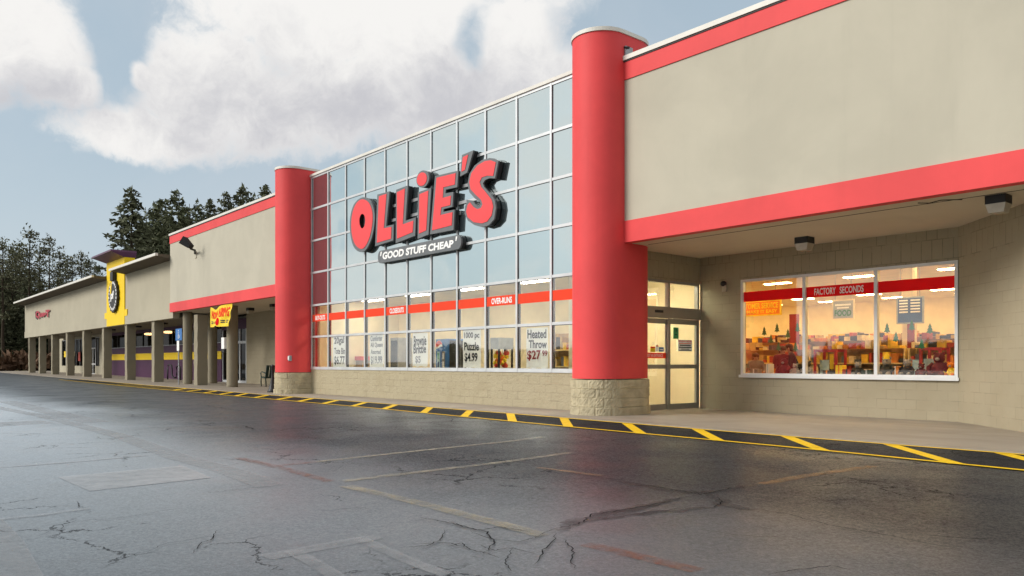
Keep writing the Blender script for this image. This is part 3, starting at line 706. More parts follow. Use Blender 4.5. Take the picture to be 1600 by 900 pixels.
# ================================================================== big sign on the window wall
SY = 13.265
SC = 4.287
def sp(p, y=SY): return at(520+p[0]/SC, 220+p[1]/SC, y)
SIGN = empty('store_sign', sp((600, 560), 13.2), "large red letters edged in charcoal over a slogan panel on the mirrored window wall", 'sign')
def letter(outer, red, label, hole=None, redhole=None):
    D = .18
    mb = MB()
    if hole: mb.ring([sp(p) for p in outer], [sp(p) for p in hole], (0, .05, 0), 'letter_edge')
    else: mb.prism([sp(p) for p in outer], (0, .05, 0), 'letter_edge')
    o = mb.build('letter', parent=SIGN); o['label'] = label
    c = sum((sp(p) for p in outer), Vector())/len(outer)
    def shrink(P): return [Vector(((q.x-c.x)*.985+c.x, SY+.051, (q.z-c.z)*.985+c.z)) for q in map(sp, P)]
    s = MB()
    if hole: s.ring(shrink(outer), shrink(hole), (0, D-.05, 0), 'sign_black')
    else: s.prism(shrink(outer), (0, D-.05, 0), 'sign_black')
    s.build('letter_return', parent=o)
    s = MB(); off = lambda P: [sp(p)+Vector((0, -.012, 0)) for p in P]
    if redhole: s.ring(off(red), off(redhole), (0, .0118, 0), 'letter_red')
    else: s.prism(off(red), (0, .0118, 0), 'letter_red')
    s.build('letter_face', parent=o)
O1 = [(200, 378), (245, 395), (272, 450), (281, 520), (268, 620), (240, 700), (205, 743), (165, 738), (135, 700), (118, 630), (114, 545), (125, 470), (150, 412)]
O2 = [(197, 392), (236, 408), (261, 455), (268, 525), (255, 620), (232, 685), (203, 722), (172, 716), (144, 680), (128, 615), (126, 540), (137, 470), (162, 416)]
OH1 = [(203, 472), (220, 482), (232, 508), (236, 535), (230, 575), (218, 598), (203, 608), (188, 600), (178, 580), (171, 555), (172, 520), (178, 495), (190, 478)]
OH2 = [(201, 490), (211, 497), (217, 515), (219, 537), (215, 565), (208, 580), (199, 587), (190, 582), (184, 568), (180, 550), (180, 525), (184, 507), (192, 493)]
def densify(P, k=3):
    """Catmull-Rom through a closed outline"""
    n = len(P); out = []
    for i in range(n):
        a, b_, c, d = P[i-1], P[i], P[(i+1) % n], P[(i+2) % n]
        for t in [j/k for j in range(k)]:
            out.append(tuple(.5*((2*b_[q])+(-a[q]+c[q])*t+(2*a[q]-5*b_[q]+4*c[q]-d[q])*t*t+(-a[q]+3*b_[q]-3*c[q]+d[q])*t**3) for q in (0, 1)))
    return out
letter(densify(O1), densify(O2), 'letter O', densify(OH1), densify(OH2))
letter([(298, 360), (380, 338), (357, 572), (408, 560), (405, 667), (283, 706)], [(311, 372), (361, 355), (343, 586), (394, 577), (391, 656), (297, 683)], 'first letter L')
letter([(424, 328), (503, 298), (487, 535), (556, 512), (551, 635), (421, 686)], [(431, 345), (484, 320), (470, 560), (541, 535), (536, 612), (432, 656)], 'second letter L')
letter([(570, 345), (659, 314), (641, 627), (568, 657)], [(582, 358), (641, 334), (627, 600), (579, 622)], 'letter i stem')
el = lambda cx, cy, rx, ry, sk: [(cx+rx*cos(2*pi*i/28)+sk*sin(2*pi*i/28), cy+ry*sin(2*pi*i/28)) for i in range(28)]
letter(el(602, 256, 42, 58, -6), el(598, 257, 33, 45, -5), 'dot of the letter i')
letter([(684, 236), (841, 199), (833, 310), (756, 327), (754, 352), (807, 342), (801, 442), (742, 457), (740, 476), (815, 461), (808, 597), (651, 627)],
       [(697, 248), (824, 217), (818, 293), (742, 312), (738, 383), (793, 368), (788, 431), (728, 446), (722, 498), (803, 478), (798, 566), (667, 600)], 'letter E')
letter([(865, 95), (942, 63), (900, 212), (852, 239)], [(873, 110), (908, 93), (886, 195), (864, 207)], 'apostrophe')
S1 = [(1110, 132), (1085, 119), (1050, 115), (1000, 128), (950, 165), (915, 222), (902, 290), (915, 345), (950, 385), (985, 410), (990, 430), (975, 441), (955, 425), (935, 400), (905, 396), (885, 440), (882, 490), (905, 535), (950, 565),
      (1000, 579), (1045, 565), (1080, 525), (1092, 450), (1085, 400), (1055, 355), (1015, 310), (1005, 285), (1020, 262), (1050, 250), (1086, 252)]
S2 = [(1093, 144), (1060, 131), (1020, 136), (970, 166), (930, 217), (916, 277), (925, 325), (960, 363), (995, 395), (1005, 425), (995, 450), (970, 458), (945, 445), (920, 413), (905, 430), (895, 475), (905, 512), (945, 545),
      (1000, 553), (1035, 541), (1065, 500), (1076, 440), (1065, 395), (1030, 350), (996, 310), (985, 277), (1000, 245), (1035, 234), (1076, 235)]
letter(S1, S2, 'letter S')
pl = MB(); A, B_, C_, D_ = sp((318, 737)), sp((838, 630)), sp((838, 725)), sp((318, 820))
mid_l, mid_r = (A+D_)/2, (B_+C_)/2; hl_, hr_ = (A-D_).length/2, (B_-C_).length/2
pill = [mid_r+Vector((hr_*.75*cos(t), 0, hr_*sin(t))) for t in [pi/2-pi*i/12 for i in range(13)]]+[mid_l+Vector((-hl_*.75*cos(t), 0, hl_*sin(t))) for t in [-pi/2+pi*i/12 for i in range(13)]]
pl.prism(pill, (0, .06, 0), 'letter_edge'); po = pl.build('slogan_panel', parent=SIGN)
pk = MB(); pk.prism([p+Vector((0, .061, 0)) for p in pill], (0, .125, 0), 'sign_black'); pk.build('panel_return', parent=po)
tx = MB(); f4 = Vector((0, -.006, 0))
tx.text('GOOD STUFF CHEAP', sp((332, 797))+f4, sp((808, 713))+f4, sp((336, 746))+f4, sp((811, 662))+f4, 'letter_white', .045)
for (x, y) in ((318, 742), (822, 640)): tx.quad([sp((x, y+32))+f4, sp((x+7, y+30))+f4, sp((x+13, y))+f4, sp((x+3, y+2))+f4], 'letter_white')
tx.build('slogan_lettering', parent=po)
rl = MB()
for za, zb in (((260, 640), (860, 470)), ((330, 455), (1120, 240)), ((370, 545), (900, 400))):
    a, c = sp(za, 13.44), sp(zb, 13.44); z = (a.z+c.z)/2; rl.box(a.x, c.x, 13.425, 13.438, z-.045, z+.045, 'steel')
rl.build('mounting_rail', parent=SIGN)

# ================================================================== neighbouring retail block with the yellow tower
YL = 13.30; YS = 16.5
GYM = empty('retail_block', (-65, 13.3, gz(-65)), 'low beige retail block with a yellow tower over a covered walkway of square columns', 'building')
XE = at(39, 500, YL).x
TX0, TX1 = at(166.5, 500, YL-.06).x, at(194.3, 500, YL-.06).x
mb = MB(); mb.box(XE, -42.9, YL, YL+.3, 4.08, 6.62, 'beige_gym'); mb.box(XE, -42.9, YL-.035, YL+.3, 3.50, 4.075, 'beige_gym'); mb.box(XE, XE+.3, YL+.3, 36, 3.5, 6.62, 'beige_gym')
part(mb, 'fascia_wall', GYM)
for a, c in ((XE+.1, TX0-.05), (TX1+.02, -42.86)):
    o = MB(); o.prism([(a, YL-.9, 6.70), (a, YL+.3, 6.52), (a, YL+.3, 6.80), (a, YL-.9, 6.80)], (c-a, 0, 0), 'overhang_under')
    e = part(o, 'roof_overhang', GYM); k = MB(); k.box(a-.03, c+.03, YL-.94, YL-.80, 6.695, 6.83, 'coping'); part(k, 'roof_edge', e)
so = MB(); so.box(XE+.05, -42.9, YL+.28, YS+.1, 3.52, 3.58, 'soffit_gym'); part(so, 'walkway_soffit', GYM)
rf = MB(); rf.box(XE, -42.95, YL+.32, 36, 6.3, 6.4, 'roof'); part(rf, 'roof', GYM)
tw = MB(); zt = at(164, 413.5, YL).z
tw.box(TX0, TX1, YL-.06, YL+.55, 3.52, zt, 'yellow_paint'); tw.box(TX0-.55, TX0, YL-.055, YL+.1, 4.02, 4.42, 'yellow_paint'); tw.box(TX1, TX1+.55, YL-.055, YL+.1, 4.02, 4.42, 'yellow_paint')
two = part(tw, 'yellow_tower', GYM)
cp = MB(); lo = [(TX0-.02, YL-.09), (TX1+.02, YL-.09), (TX1+.02, YL+.6), (TX0-.02, YL+.6)]; hi = [(TX0-.35, YL-.85), (TX1+.10, YL-.85), (TX1+.10, YL+.62), (TX0-.35, YL+.62)]
vs = [(x, y, zt) for x, y in lo]+[(x, y, zt+.30) for x, y in hi]+[(x, y, zt+.40) for x, y in hi]
cp.add(vs, [(3, 2, 1, 0), (8, 9, 10, 11)]+[(i+4*k, (i+1) % 4+4*k, (i+1) % 4+4*k+4, i+4*k+4) for k in (0, 1) for i in range(4)], 'purple_metal'); part(cp, 'tower_cap', two)
for u in (44.5, 60.5, 80, 103, 128.8, 159.2, 195, 237, 303):
    x = at(u, 580, YL+.06).x; k = MB(); z0 = gz(x)-.06; h = []
    base = [(x, YL+.06), (x+.50, YL+.06), (x+.50, YL+.56), (x, YL+.56)]
    lv = [z0+(3.53-z0)*i/12 for i in range(13)]
    vs = [(px_+random.gauss(0, .008), py_+random.gauss(0, .008), z) for z in lv for px_, py_ in base]
    k.add(vs, [(i*4+j, i*4+(j+1) % 4, i*4+4+(j+1) % 4, i*4+4+j) for i in range(12) for j in range(4)], 'column_grit'); part(k, 'square_column', GYM)
for u in (62, 83, 108, 136, 172, 212, 252):
    p = at(u, 535, YL+1.1); k = MB(); k.lathe([(.26, -.10), (.26, 0)], (p.x, YL+1.2, 3.52), 'black_metal', 16); part(k, 'downlight', GYM)
# storefront wall under the walkway
def sx_(u): return at(u, 560, YS).x
def sz(v, u): return at(u, v, YS).z
XW0, XP0, XP1 = sx_(93), sx_(160), sx_(346)
fw = MB()
zsill = sz(571.5, 115); ztop = 3.35
xa, xb, xc, xd, xe = sx_(96.5), sx_(129.5), sx_(139.5), sx_(148.5), sx_(155.3)
fw.box(XW0, xa, YS, YS+.2, -.1, 3.52, 'beige_gym'); fw.box(xa, xb, YS, YS+.2, -.1, zsill, 'beige_gym'); fw.box(xb, xc, YS, YS+.2, -.1, 3.52, 'beige_gym')
fw.box(xd, xe, YS, YS+.2, -.1, zsill, 'beige_gym'); fw.box(xe, XP0, YS, YS+.2, -.1, 3.52, 'beige_gym'); fw.box(xa, xe, YS, YS+.2, ztop, 3.52, 'beige_gym')
part(fw, 'shopfront_wall', GYM)
for wx0, wx1, nb_ in ((xa, xb, 6), (xd, xe, 2)):
    fr = MB()
    for i in range(nb_+1):
        x = wx0+(wx1-wx0)*i/nb_; fr.box(x-.05, x+.05, YS+.05, YS+.14, zsill, ztop-.08, 'steel')
    fr.box(wx0-.05, wx1+.05, YS+.05, YS+.14, ztop-.08, ztop, 'steel')
    fro = part(fr, 'shop_window', GYM); gl = MB(); gl.quad([(wx0, YS+.1, zsill), (wx1, YS+.1, zsill), (wx1, YS+.1, ztop), (wx0, YS+.1, ztop)], 'dark_glass'); part(gl, 'pane', fro)
dr = MB()
for x in (xc, (xc+xd)/2, xd-.1): dr.box(x, x+.1, YS+.04, YS+.12, .1, 2.45, 'window_white')
for z in (.15, 1.0, 2.35): dr.box(xc, xd, YS+.045, YS+.115, z, z+.1, 'window_white')
dro = part(dr, 'shop_door', GYM); dg = MB(); dg.quad([(xc, YS+.1, .1), (xd, YS+.1, .1), (xd, YS+.1, 3.35), (xc, YS+.1, 3.35)], 'dark_glass'); part(dg, 'pane', dro)
pw = MB(); zr = sz(545, 171); zy1, zy0 = sz(554, 171), sz(562.8, 171)
pw.box(XP0, XP1, YS, YS+.2, -.1, zr, 'purple_paint'); pwo = part(pw, 'purple_wall', GYM)
k = MB(); k.box(XP0, XP1, YS-.02, YS, zy0, zy1, 'yellow_paint'); part(k, 'yellow_stripe', pwo); k = MB(); k.box(XP0, XP1, YS-.05, YS+.2, zr, zr+.05, 'steel'); part(k, 'ledge', pwo)
k = MB()
for i in range(13):
    x = XP0+(XP1-XP0)*i/12; k.box(x-.05, x+.05, YS+.06, YS+.16, zr+.05, 3.3, 'trim_and_shade')
k.box(XP0, XP1, YS+.06, YS+.16, 3.3, 3.52, 'purple_paint'); ko = part(k, 'gym_window', GYM)
k = MB(); k.quad([(XP0, YS+.11, zr), (XP1, YS+.11, zr), (XP1, YS+.11, 3.3), (XP0, YS+.11, 3.3)], 'dark_glass'); part(k, 'pane', ko)
k = MB(); x0, x1 = XP1, XL
for x in (x0, x0+(x1-x0)*.42, x0+(x1-x0)*.72, x1-.1): k.box(x, x+.09, YS+.05, YS+.15, 0, 3.5, 'aluminium')
for z in (.05, 2.2): k.box(x0, x1, YS+.055, YS+.145, z, z+.14, 'aluminium')
k.box(x0, x1, YS+.04, YS+.2, 3.0, 3.55, 'purple_paint')
ko = part(k, 'gym_entrance', GYM); k = MB(); k.quad([(x0, YS+.1, .1), (x1, YS+.1, .1), (x1, YS+.1, 3.0), (x0, YS+.1, 3.0)], 'dark_glass'); part(k, 'pane', ko)
k = MB(); k.box(XE, XL, 24, 24.2, 0, 4, 'grey_wall'); k.box(XE, XL, YS+.25, 24, 3.6, 3.7, 'grey_wall'); k.box(XE, XL, YS+.25, 24, .0, .27, 'grey_wall')
k.box(XE, XE+.2, YS+.25, 24, 0, 3.6, 'grey_wall'); k.box(XW0+8.0, XW0+8.2, YS+.25, 24, 0, 3.6, 'grey_wall'); part(k, 'interior_wall', GYM)
def gym_lamp(u, v, Y, label):
    p = at(u, v, Y); o = empty('pendant_lamp', p, label, 'lamp', 'warm lamps behind the gym windows')
    k = MB(); k.ball(p, (.42, .42, .10), 'warm_bulb', 16, 6); k.build('lamp_bulb', parent=o); k = MB(); k.tube([p+Vector((0, 0, .1)), (p.x, p.y, 3.6)], .02, 'black_metal', 6); k.build('cord', parent=o)
gym_lamp(233.5, 522, 18.5, 'warm lamp in the dark gym window, the one farther from the blue parking sign')
gym_lamp(263, 519, 18.5, 'warm lamp in the dark gym window just left of the blue parking sign')
# emblem sign on the tower
p = at(177.8, 462.5, YL-.15); rz = at(178, 436, YL-.15).z-p.z
ES = empty('emblem_sign', p, 'round black toothed emblem sign with white ring and letters pf on the yellow tower', 'sign')
def dz(r, a): return Vector((p.x+r*cos(a), YL-.22, p.z+r*sin(a)))
k = MB(); N = 64; k.prism([dz(rz*(1.0 if (i//2) % 2 else .93), 2*pi*i/N) for i in range(N)], (0, .13, 0), 'sign_black'); eo = k.build('disc', parent=ES)
k = MB()
for i in range(22):
    a0, a1 = 2*pi*i/22, 2*pi*(i+.62)/22
    k.quad([dz(rz*.72, a0)+Vector((0, -.01, 0)), dz(rz*.72, a1)+Vector((0, -.01, 0)), dz(rz*.86, a1)+Vector((0, -.01, 0)), dz(rz*.86, a0)+Vector((0, -.01, 0))], 'letter_white')
k.build('ring', parent=ES)
def ep(x, z): return Vector((p.x+x*rz, YL-.235, p.z+z*rz))
k = MB(); k.text('pf', ep(-.42, -.32), ep(.30, -.32), ep(-.42, .30), ep(.30, .30), 'letter_white', .05); k.build('lettering', parent=ES)
k = MB(); k.prism([ep(-.52, .12), ep(-.30, .10), ep(-.28, .45), ep(-.08, .98), ep(-.25, 1.02), ep(-.50, .58)], (0, .03, 0), 'yellow_card'); k.build('thumb_mark', parent=ES)
k = MB(); k.box(p.x-.32, p.x+.32, YL-.3, YL-.07, p.z+rz*.9, p.z+rz*1.42, 'sign_black'); k.build('bracket', parent=ES)
# dark red shop sign at the far end
k = MB(); y = YL-.1
k.text('Ques', at(55.5, 499, y), at(72.5, 495.5, y), at(55.5, 485.8, y), at(72.5, 485.2, y), 'ink_red', .06); k.text('T', at(71.5, 496, y), at(77, 495, y), at(71, 484.3, y), at(77.5, 483.6, y), 'ink_red', .06)
k.prism([at(54.6, 487, y+.05), at(57.5, 486, y+.05), at(58.5, 499.5, y+.05), at(55.5, 497.5, y+.05)], (0, .04, 0), 'trim_and_shade')
tag(k.build('shop_sign', org=at(65, 500, y)), 'small dark red lettered sign high on the beige wall at the far left end', 'sign')
# posters in the far shop window
for u, v0, v1, m, lab in ((102.5, 549, 558, 'yellow_card', 'yellow poster low in the far shop window beside the left wall edge'), (116, 549, 556, 'goods_5', 'tan poster in the middle of the far shop window'),
                          (124.5, 550, 564, 'goods_7', 'red poster in the far shop window nearest the white door')):
    a = at(u-1.6, v0, YS+.06); c = at(u+1.6, v1, YS+.06); k = MB(); k.box(a.x, c.x, YS+.02, YS+.03, c.z, a.z, m)
    tag(k.build('window_poster', org=(a.x, YS+.03, c.z)), lab, 'poster', 'posters in the far shop window')
# bicycle rack, parking sign, small box on the round column
q = at(262, 594, 15.9); k = MB(); zb = gz(q.x)-.02; wv = []
for i in range(41):
    t = i/40; wv.append((q.x-.1+1.9*t, 15.9, zb+.62-.42*cos(2*pi*t*1.0+.5) if 0 < i < 40 else zb))
xw = [at(u, 580, 15.9).x for u in (262, 265.2, 268.8, 272.5, 276, 278.5)]
k.tube([(xw[0], 15.9, zb), (xw[0], 15.9, zb+.75), (xw[0]+.12, 15.9, zb+.93), (xw[1]+.05, 15.9, zb+.95), (xw[2]-.1, 15.9, zb+.9), (xw[2], 15.9, zb+.7), (xw[2]+.02, 15.9, zb+.3), (xw[3]-.15, 15.9, zb+.14), (xw[4]-.1, 15.9, zb+.14), (xw[4], 15.9, zb+.35), (xw[4], 15.9, zb+.8), (xw[5], 15.9, zb+.93), (xw[5]+.4, 15.9, zb+.8), (xw[5]+.45, 15.9, zb)], .045, 'black_metal', 8)
tag(k.build('bike_rack', org=(q.x, 15.9, zb), smooth=True), 'dark wave-shaped bicycle rack in front of the purple wall', 'bike rack')
p = atG(279.3, 600.8); PS = empty('parking_sign', (p.x, p.y, p.z), 'blue accessible parking sign on a thin grey post in front of the round column', 'sign')
a, c = at(274.6, 514, p.y-.04), at(284.3, 531.5, p.y-.04)
k = MB(); k.tube([(p.x, p.y, p.z-.05), (p.x, p.y, a.z-.1)], .035, 'steel', 8); k.build('post', parent=PS)
k = MB(); k.box(a.x, c.x, p.y-.05, p.y-.042, c.z, a.z, 'sign_blue'); bo = k.build('sign_plate', parent=PS)
k = MB(); mx = (a.x+c.x)/2; mzz = (a.z+c.z)/2; y = p.y-.056
k.ball((mx-.02, y, mzz+.20), (.035, .004, .035), 'letter_white', 10, 6)
k.tube([(mx-.02, y, mzz+.14), (mx-.01, y, mzz-.02), (mx+.10, y, mzz-.03), (mx+.15, y, mzz-.17)], .017, 'letter_white', 6)
k.tube([(mx+.07*cos(t)+.0, y, mzz-.10+.11*sin(t)) for t in [pi*.75+i*.28 for i in range(16)]], .014, 'letter_white', 6); k.build('wheelchair_symbol', parent=bo)
k = MB(); a2, c2 = at(276.6, 532.5, p.y-.04), at(280, 548, p.y-.04); k.box(a2.x, c2.x, p.y-.05, p.y-.042, c2.z, a2.z, 'letter_white'); k.build('lower_plate', parent=PS)
a, c = at(346, 527.5, C3.y-.06), at(350.5, 545, C3.y-.06); k = MB(); k.box(a.x, c.x, C3.y-.07, C3.y+.06, c.z, a.z, 'letter_white'); k.box(a.x-.02, c.x-.1, C3.y-.05, C3.y+.06, c.z-.18, c.z, 'black_metal')
tag(k.build('notice_plate', org=(a.x, C3.y, c.z), bevel=.01), 'narrow white plate fixed to the round column under the yellow banner', 'plate')
# yellow banner strung under the red canopy edge
B0 = Vector((0, -.06, 0)); yb = 12.98
TL, TR, BL, BR = at(329, 480, yb), at(362.3, 474.5, yb), at(327, 511.3, yb), at(355.3, 509.8, yb)
BAN = empty('banner', TL, 'wrinkled yellow banner with red letters hanging under the canopy edge by the round column', 'banner')
def bp(x, y): 
    q = (TL*(1-x)+TR*x)*(1-y)+(BL*(1-x)+BR*x)*y
    return q+Vector((0, .07*sin(7*x+1.2*y)*(.3+y*.4)+.02*sin(13*x*y), -.15*math.exp(-((x-.24)/.14)**2)*(1-y)+.06*math.exp(-((x-.40)/.06)**2)*y))
k = MB(); n = 24; k.add([bp(i/n, j/n) for j in range(n+1) for i in range(n+1)], [(j*(n+1)+i, j*(n+1)+i+1, (j+1)*(n+1)+i+1, (j+1)*(n+1)+i) for j in range(n) for i in range(n)], 'yellow_card'); k.build('banner_sheet', parent=BAN, smooth=True)
k = MB()
def btext(t, x0, x1, y0, y1, m, bold=.04):
    vs, fs = glyphs(t, bold); k.add([bp(x0+(x1-x0)*x, y1+(y0-y1)*y)+Vector((0, -.012, 0)) for x, y in vs], fs, m)
btext('NOW', .06, .38, .14, .56, 'band_red'); btext('HIRING', .46, .95, .12, .55, 'band_red')
k.add([bp(.47+.10*cos(2*pi*i/20), .76+.19*sin(2*pi*i/20))+Vector((0, -.012, 0)) for i in range(20)], [tuple(range(20))], 'band_deep')
for x0, x1 in ((.05, .16), (.22, .33), (.64, .80), (.85, .94)):
    for yy in (.70, .78): k.quad([bp(x0, yy)+Vector((0, -.012, 0)), bp(x1, yy)+Vector((0, -.012, 0)), bp(x1, yy+.045)+Vector((0, -.012, 0)), bp(x0, yy+.045)+Vector((0, -.012, 0))], 'ink_black')
k.build('banner_lettering', parent=BAN)
# bench, smokers' receptacle, outlet
bx0 = at(407.5, 590, 15.3).x; bx1, by = bx0+.72, 15.3
BN = empty('bench', ((bx0+bx1)/2, by+.6, gz(bx0)), 'dark green metal bench seen from its end under the left canopy', 'bench'); z0 = gz(bx0)
k = MB()
for i in range(6): k.box(bx0+.04+i*.085, bx0+.105+i*.085, by, by+1.3, z0+.43-.01*i, z0+.46-.01*i, 'dark_green')
k.build('seat', parent=BN, bevel=.008); k = MB()
for i in range(9): k.prism([(bx0+.56, by+.02+i*.14, z0+.44), (bx0+.59, by+.02+i*.14, z0+.44), (bx0+.73, by+.02+i*.14, z0+.95), (bx0+.70, by+.02+i*.14, z0+.95)], (0, .10, 0), 'dark_green')
k.box(bx0+.69, bx0+.75, by, by+1.3, z0+.951, z0+1.0, 'dark_green'); k.build('backrest', parent=BN)
for y in (by, by+1.3):
    k = MB(); k.tube([(bx0+.06, y, z0), (bx0+.02, y, z0+.25), (bx0+.05, y, z0+.45), (bx0, y, z0+.64), (bx0+.12, y, z0+.69), (bx0+.62, y, z0+.62)], .028, 'dark_green', 8); k.tube([(bx0+.62, y, z0), (bx0+.55, y, z0+.42), (bx0+.72, y, z0+1.0)], .028, 'dark_green', 8); k.tube([(bx0+.05, y, z0+.42), (bx0+.55, y, z0+.40)], .025, 'dark_green', 8); k.build('side_frame', parent=BN, smooth=True)
p = atG(426, 613); k = MB(); k.lathe([(.20, 0), (.20, .05), (.15, .12), (.10, .35), (.06, .55), (.05, .98), (.07, 1.02), (.02, 1.08)], (p.x, p.y, p.z), 'black_metal', 20)
tag(k.build('ash_receptacle', org=p, smooth=True), 'black tapering ash receptacle standing against the left red pillar', 'ash bin')
p = at(478.5, 559.5, 12.7); d = Vector((-28.05+PR*cos(-.62), PY+PR*sin(-.62), p.z)); k = MB(); k.box(d.x-.06, d.x+.06, d.y-.04, d.y+.06, d.z-.10, d.z+.10, 'sign_grey'); k.box(d.x-.04, d.x+.04, d.y-.055, d.y-.04, d.z-.06, d.z+.07, 'letter_white')
tag(k.build('outlet_box', org=d, bevel=.006), 'small grey outlet box low on the left red pillar', 'outlet')
# floodlight on the beige wall, soffit lamps, camera dome, alarm strobe, roof clip
p = at(304, 398, YF); FL = empty('floodlight', p, 'dark floodlight on a bent arm high on the beige wall under the red band', 'floodlight')
a0, a1, a2, a3 = at(304.5, 396, YF-.05), at(304.5, 391, YF-.20), at(298.5, 389, YF-.45), at(295, 384.5, YF-.6)
k = MB(); k.tube([a0, a1, a2, a3], .05, 'black_metal', 8); k.build('arm', parent=FL, smooth=True)
k = MB(); h0, h1 = at(295.5, 385, YF-.6), at(283, 373.5, YF-.9); ax = (h1-h0).normalized(); wv_ = Vector((0, -1, .3)).normalized().cross(ax).normalized()
sd_ = [h0-wv_*.12, h0+wv_*.12, h1+wv_*.27, h1-wv_*.22]; k.prism(sd_, Vector((0, .18, -.04)), 'black_metal'); k.build('lamp_head', parent=FL, bevel=.03)
k = MB(); k.box(a0.x-.12, a0.x+.12, YF-.03, YF, a0.z-.22, a0.z+.1, 'beige'); k.build('wall_plate', parent=FL)
def canopy_lamp(u, v, label, s=1.):
    d = ray(u); t = (3.795-HC)/(V0-v); x, y = d[0]*t, d[1]*t
    o = empty('canopy_lamp', (x, y, 3.795), label, 'lamp', 'square lamps under the canopies'); s *= .152
    k = MB(); k.prism([(x-s, y-s, 3.66), (x+s, y-s, 3.66), (x+s, y+s, 3.66), (x-s, y+s, 3.66)], (0, 0, .134), 'black_metal'); k.build('housing', parent=o, bevel=.02)
    k = MB(); a, c = s*.95, s*.72; vs = [(x+i*a, y+j*a, 3.66) for i, j in ((-1, -1), (1, -1), (1, 1), (-1, 1))]+[(x+i*c, y+j*c, 3.52) for i, j in ((-1, -1), (1, -1), (1, 1), (-1, 1))]
    k.add(vs, [(0, 1, 5, 4), (1, 2, 6, 5), (2, 3, 7, 6), (3, 0, 4, 7), (4, 5, 6, 7)], 'lens'); k.build('lens', parent=o)
canopy_lamp(1257, 371, 'black canopy lamp with clear lens above the shop window, farther one'); canopy_lamp(1560, 306, 'black canopy lamp with clear lens nearest the right edge of the picture')
canopy_lamp(391, 481, 'dark canopy lamp under the left canopy in front of the block wall'); canopy_lamp(428, 475, 'dark canopy lamp partly hidden behind the left red pillar')
d = ray(1485); t = (3.795-HC)/(V0-358); x, y = d[0]*t, d[1]*t; CM = empty('security_camera', (x, y, 3.795), 'small white dome security camera under the canopy above the corner of the shop window', 'camera')
k = MB(); k.lathe([(.065, -.06), (.075, -.02), (.075, 0)], (x, y, 3.795), 'letter_white', 16); k.build('camera_base', parent=CM, smooth=True); k = MB(); k.ball((x, y, 3.73), .055, 'black_metal'); k.build('dome', parent=CM, smooth=True)
p = at(1131, 447, YB-.05); AL = empty('alarm_strobe', p, 'small alarm horn with strobe on the block wall left of the shop window', 'alarm')
k = MB(); k.box(p.x-.05, p.x+.07, YB-.07, YB-.001, p.z-.14, p.z+.02, 'lens'); k.build('strobe', parent=AL, bevel=.01); k = MB(); k.ball((p.x-.01, YB-.05, p.z+.06), (.08, .06, .07), 'black_metal'); k.build('horn', parent=AL, smooth=True)
k = MB(); pts = [at(1430, 312, YF+.25), at(1448, 315, YF+.3), at(1466, 313, YF+.3), at(1500, 309, YF+.4)]
k.tube([(q.x, q.y+.1, 3.775-.02*(i % 2)) for i, q in enumerate(pts)], .008, 'trim_and_shade', 6); tag(k.build('loose_wire', org=(pts[0].x, pts[0].y, 3.77)), 'thin loose wire hanging along the canopy soffit behind the red edge', 'wire')
k = MB(); p = at(977, 84, YF+.1); k.box(p.x-.02, p.x+.12, p.y-.12, p.y+.12, p.z-.1, p.z+.12, 'steel'); k.tube([(p.x, p.y-.1, p.z+.1), (p.x+.2, p.y-.1, p.z+.05)], .03, 'black_metal', 8)
tag(k.build('roof_bracket', org=p, bevel=.01), 'small metal bracket where the roof coping meets the right red pillar', 'bracket')

# ================================================================== signs and stripes on the glass
GB = YC-.0365
BAND = empty('window_stripe', (MX[0], GB, 2.72), 'red stripe with CLOSEOUTS and OVER-RUNS lettering along the tall window wall', 'window stripe')
zb0, zb1 = 2.78, 3.0
zb1 = (at(860, 454, GB).z+at(560, 485, GB).z)/2; zb0 = (at(860, 470, GB).z+at(560, 497, GB).z)/2
k = MB()
for i in range(11): k.box(MX[i]+.045, MX[i+1]-.045, GB, GB+.004, zb0, zb1, 'band_red')
k.build('stripe', parent=BAND)
k = MB(); hgt = zb1-zb0
def bt(t, u0, u1):
    x0, x1 = at(u0, 480, GB).x, at(u1, 480, GB).x; k.text(t, (x0, GB-.004, zb0+hgt*.18), (x1, GB-.004, zb0+hgt*.18), (x0, GB-.004, zb0+hgt*.82), (x1, GB-.004, zb0+hgt*.82), 'letter_white', .03)
for q_ in (('BUY-OUTS', 493, 508), ('CLOSEOUTS', 609, 631), ('OVER-RUNS', 768, 800)): k = MB(); bt(*q_); k.build('stripe_lettering', parent=BAND)
WB = empty('window_stripe', (WX0, YB+.05, 2.6), 'deep red stripe with FACTORY SECONDS lettering across the three-pane shop window', 'window stripe')
g2 = YB+.018; za, zc = 2.615, 2.855
k = MB()
for i in range(3): k.box(MXW[i]+.03, MXW[i+1]-.03, g2, g2+.004, za, zc, 'band_deep')
k.build('stripe', parent=WB)
k = MB()
for t, u0, u1 in (('FACTORY', 1272.5, 1306), ('SECONDS', 1312, 1349.5)):
    k = MB(); x0, x1 = at(u0, 450, g2).x, at(u1, 450, g2).x; k.text(t, (x0, g2-.004, za+.045), (x1, g2-.004, za+.045), (x0, g2-.004, zc-.045), (x1, g2-.004, zc-.045), 'letter_white', .02); k.build('stripe_lettering', parent=WB)
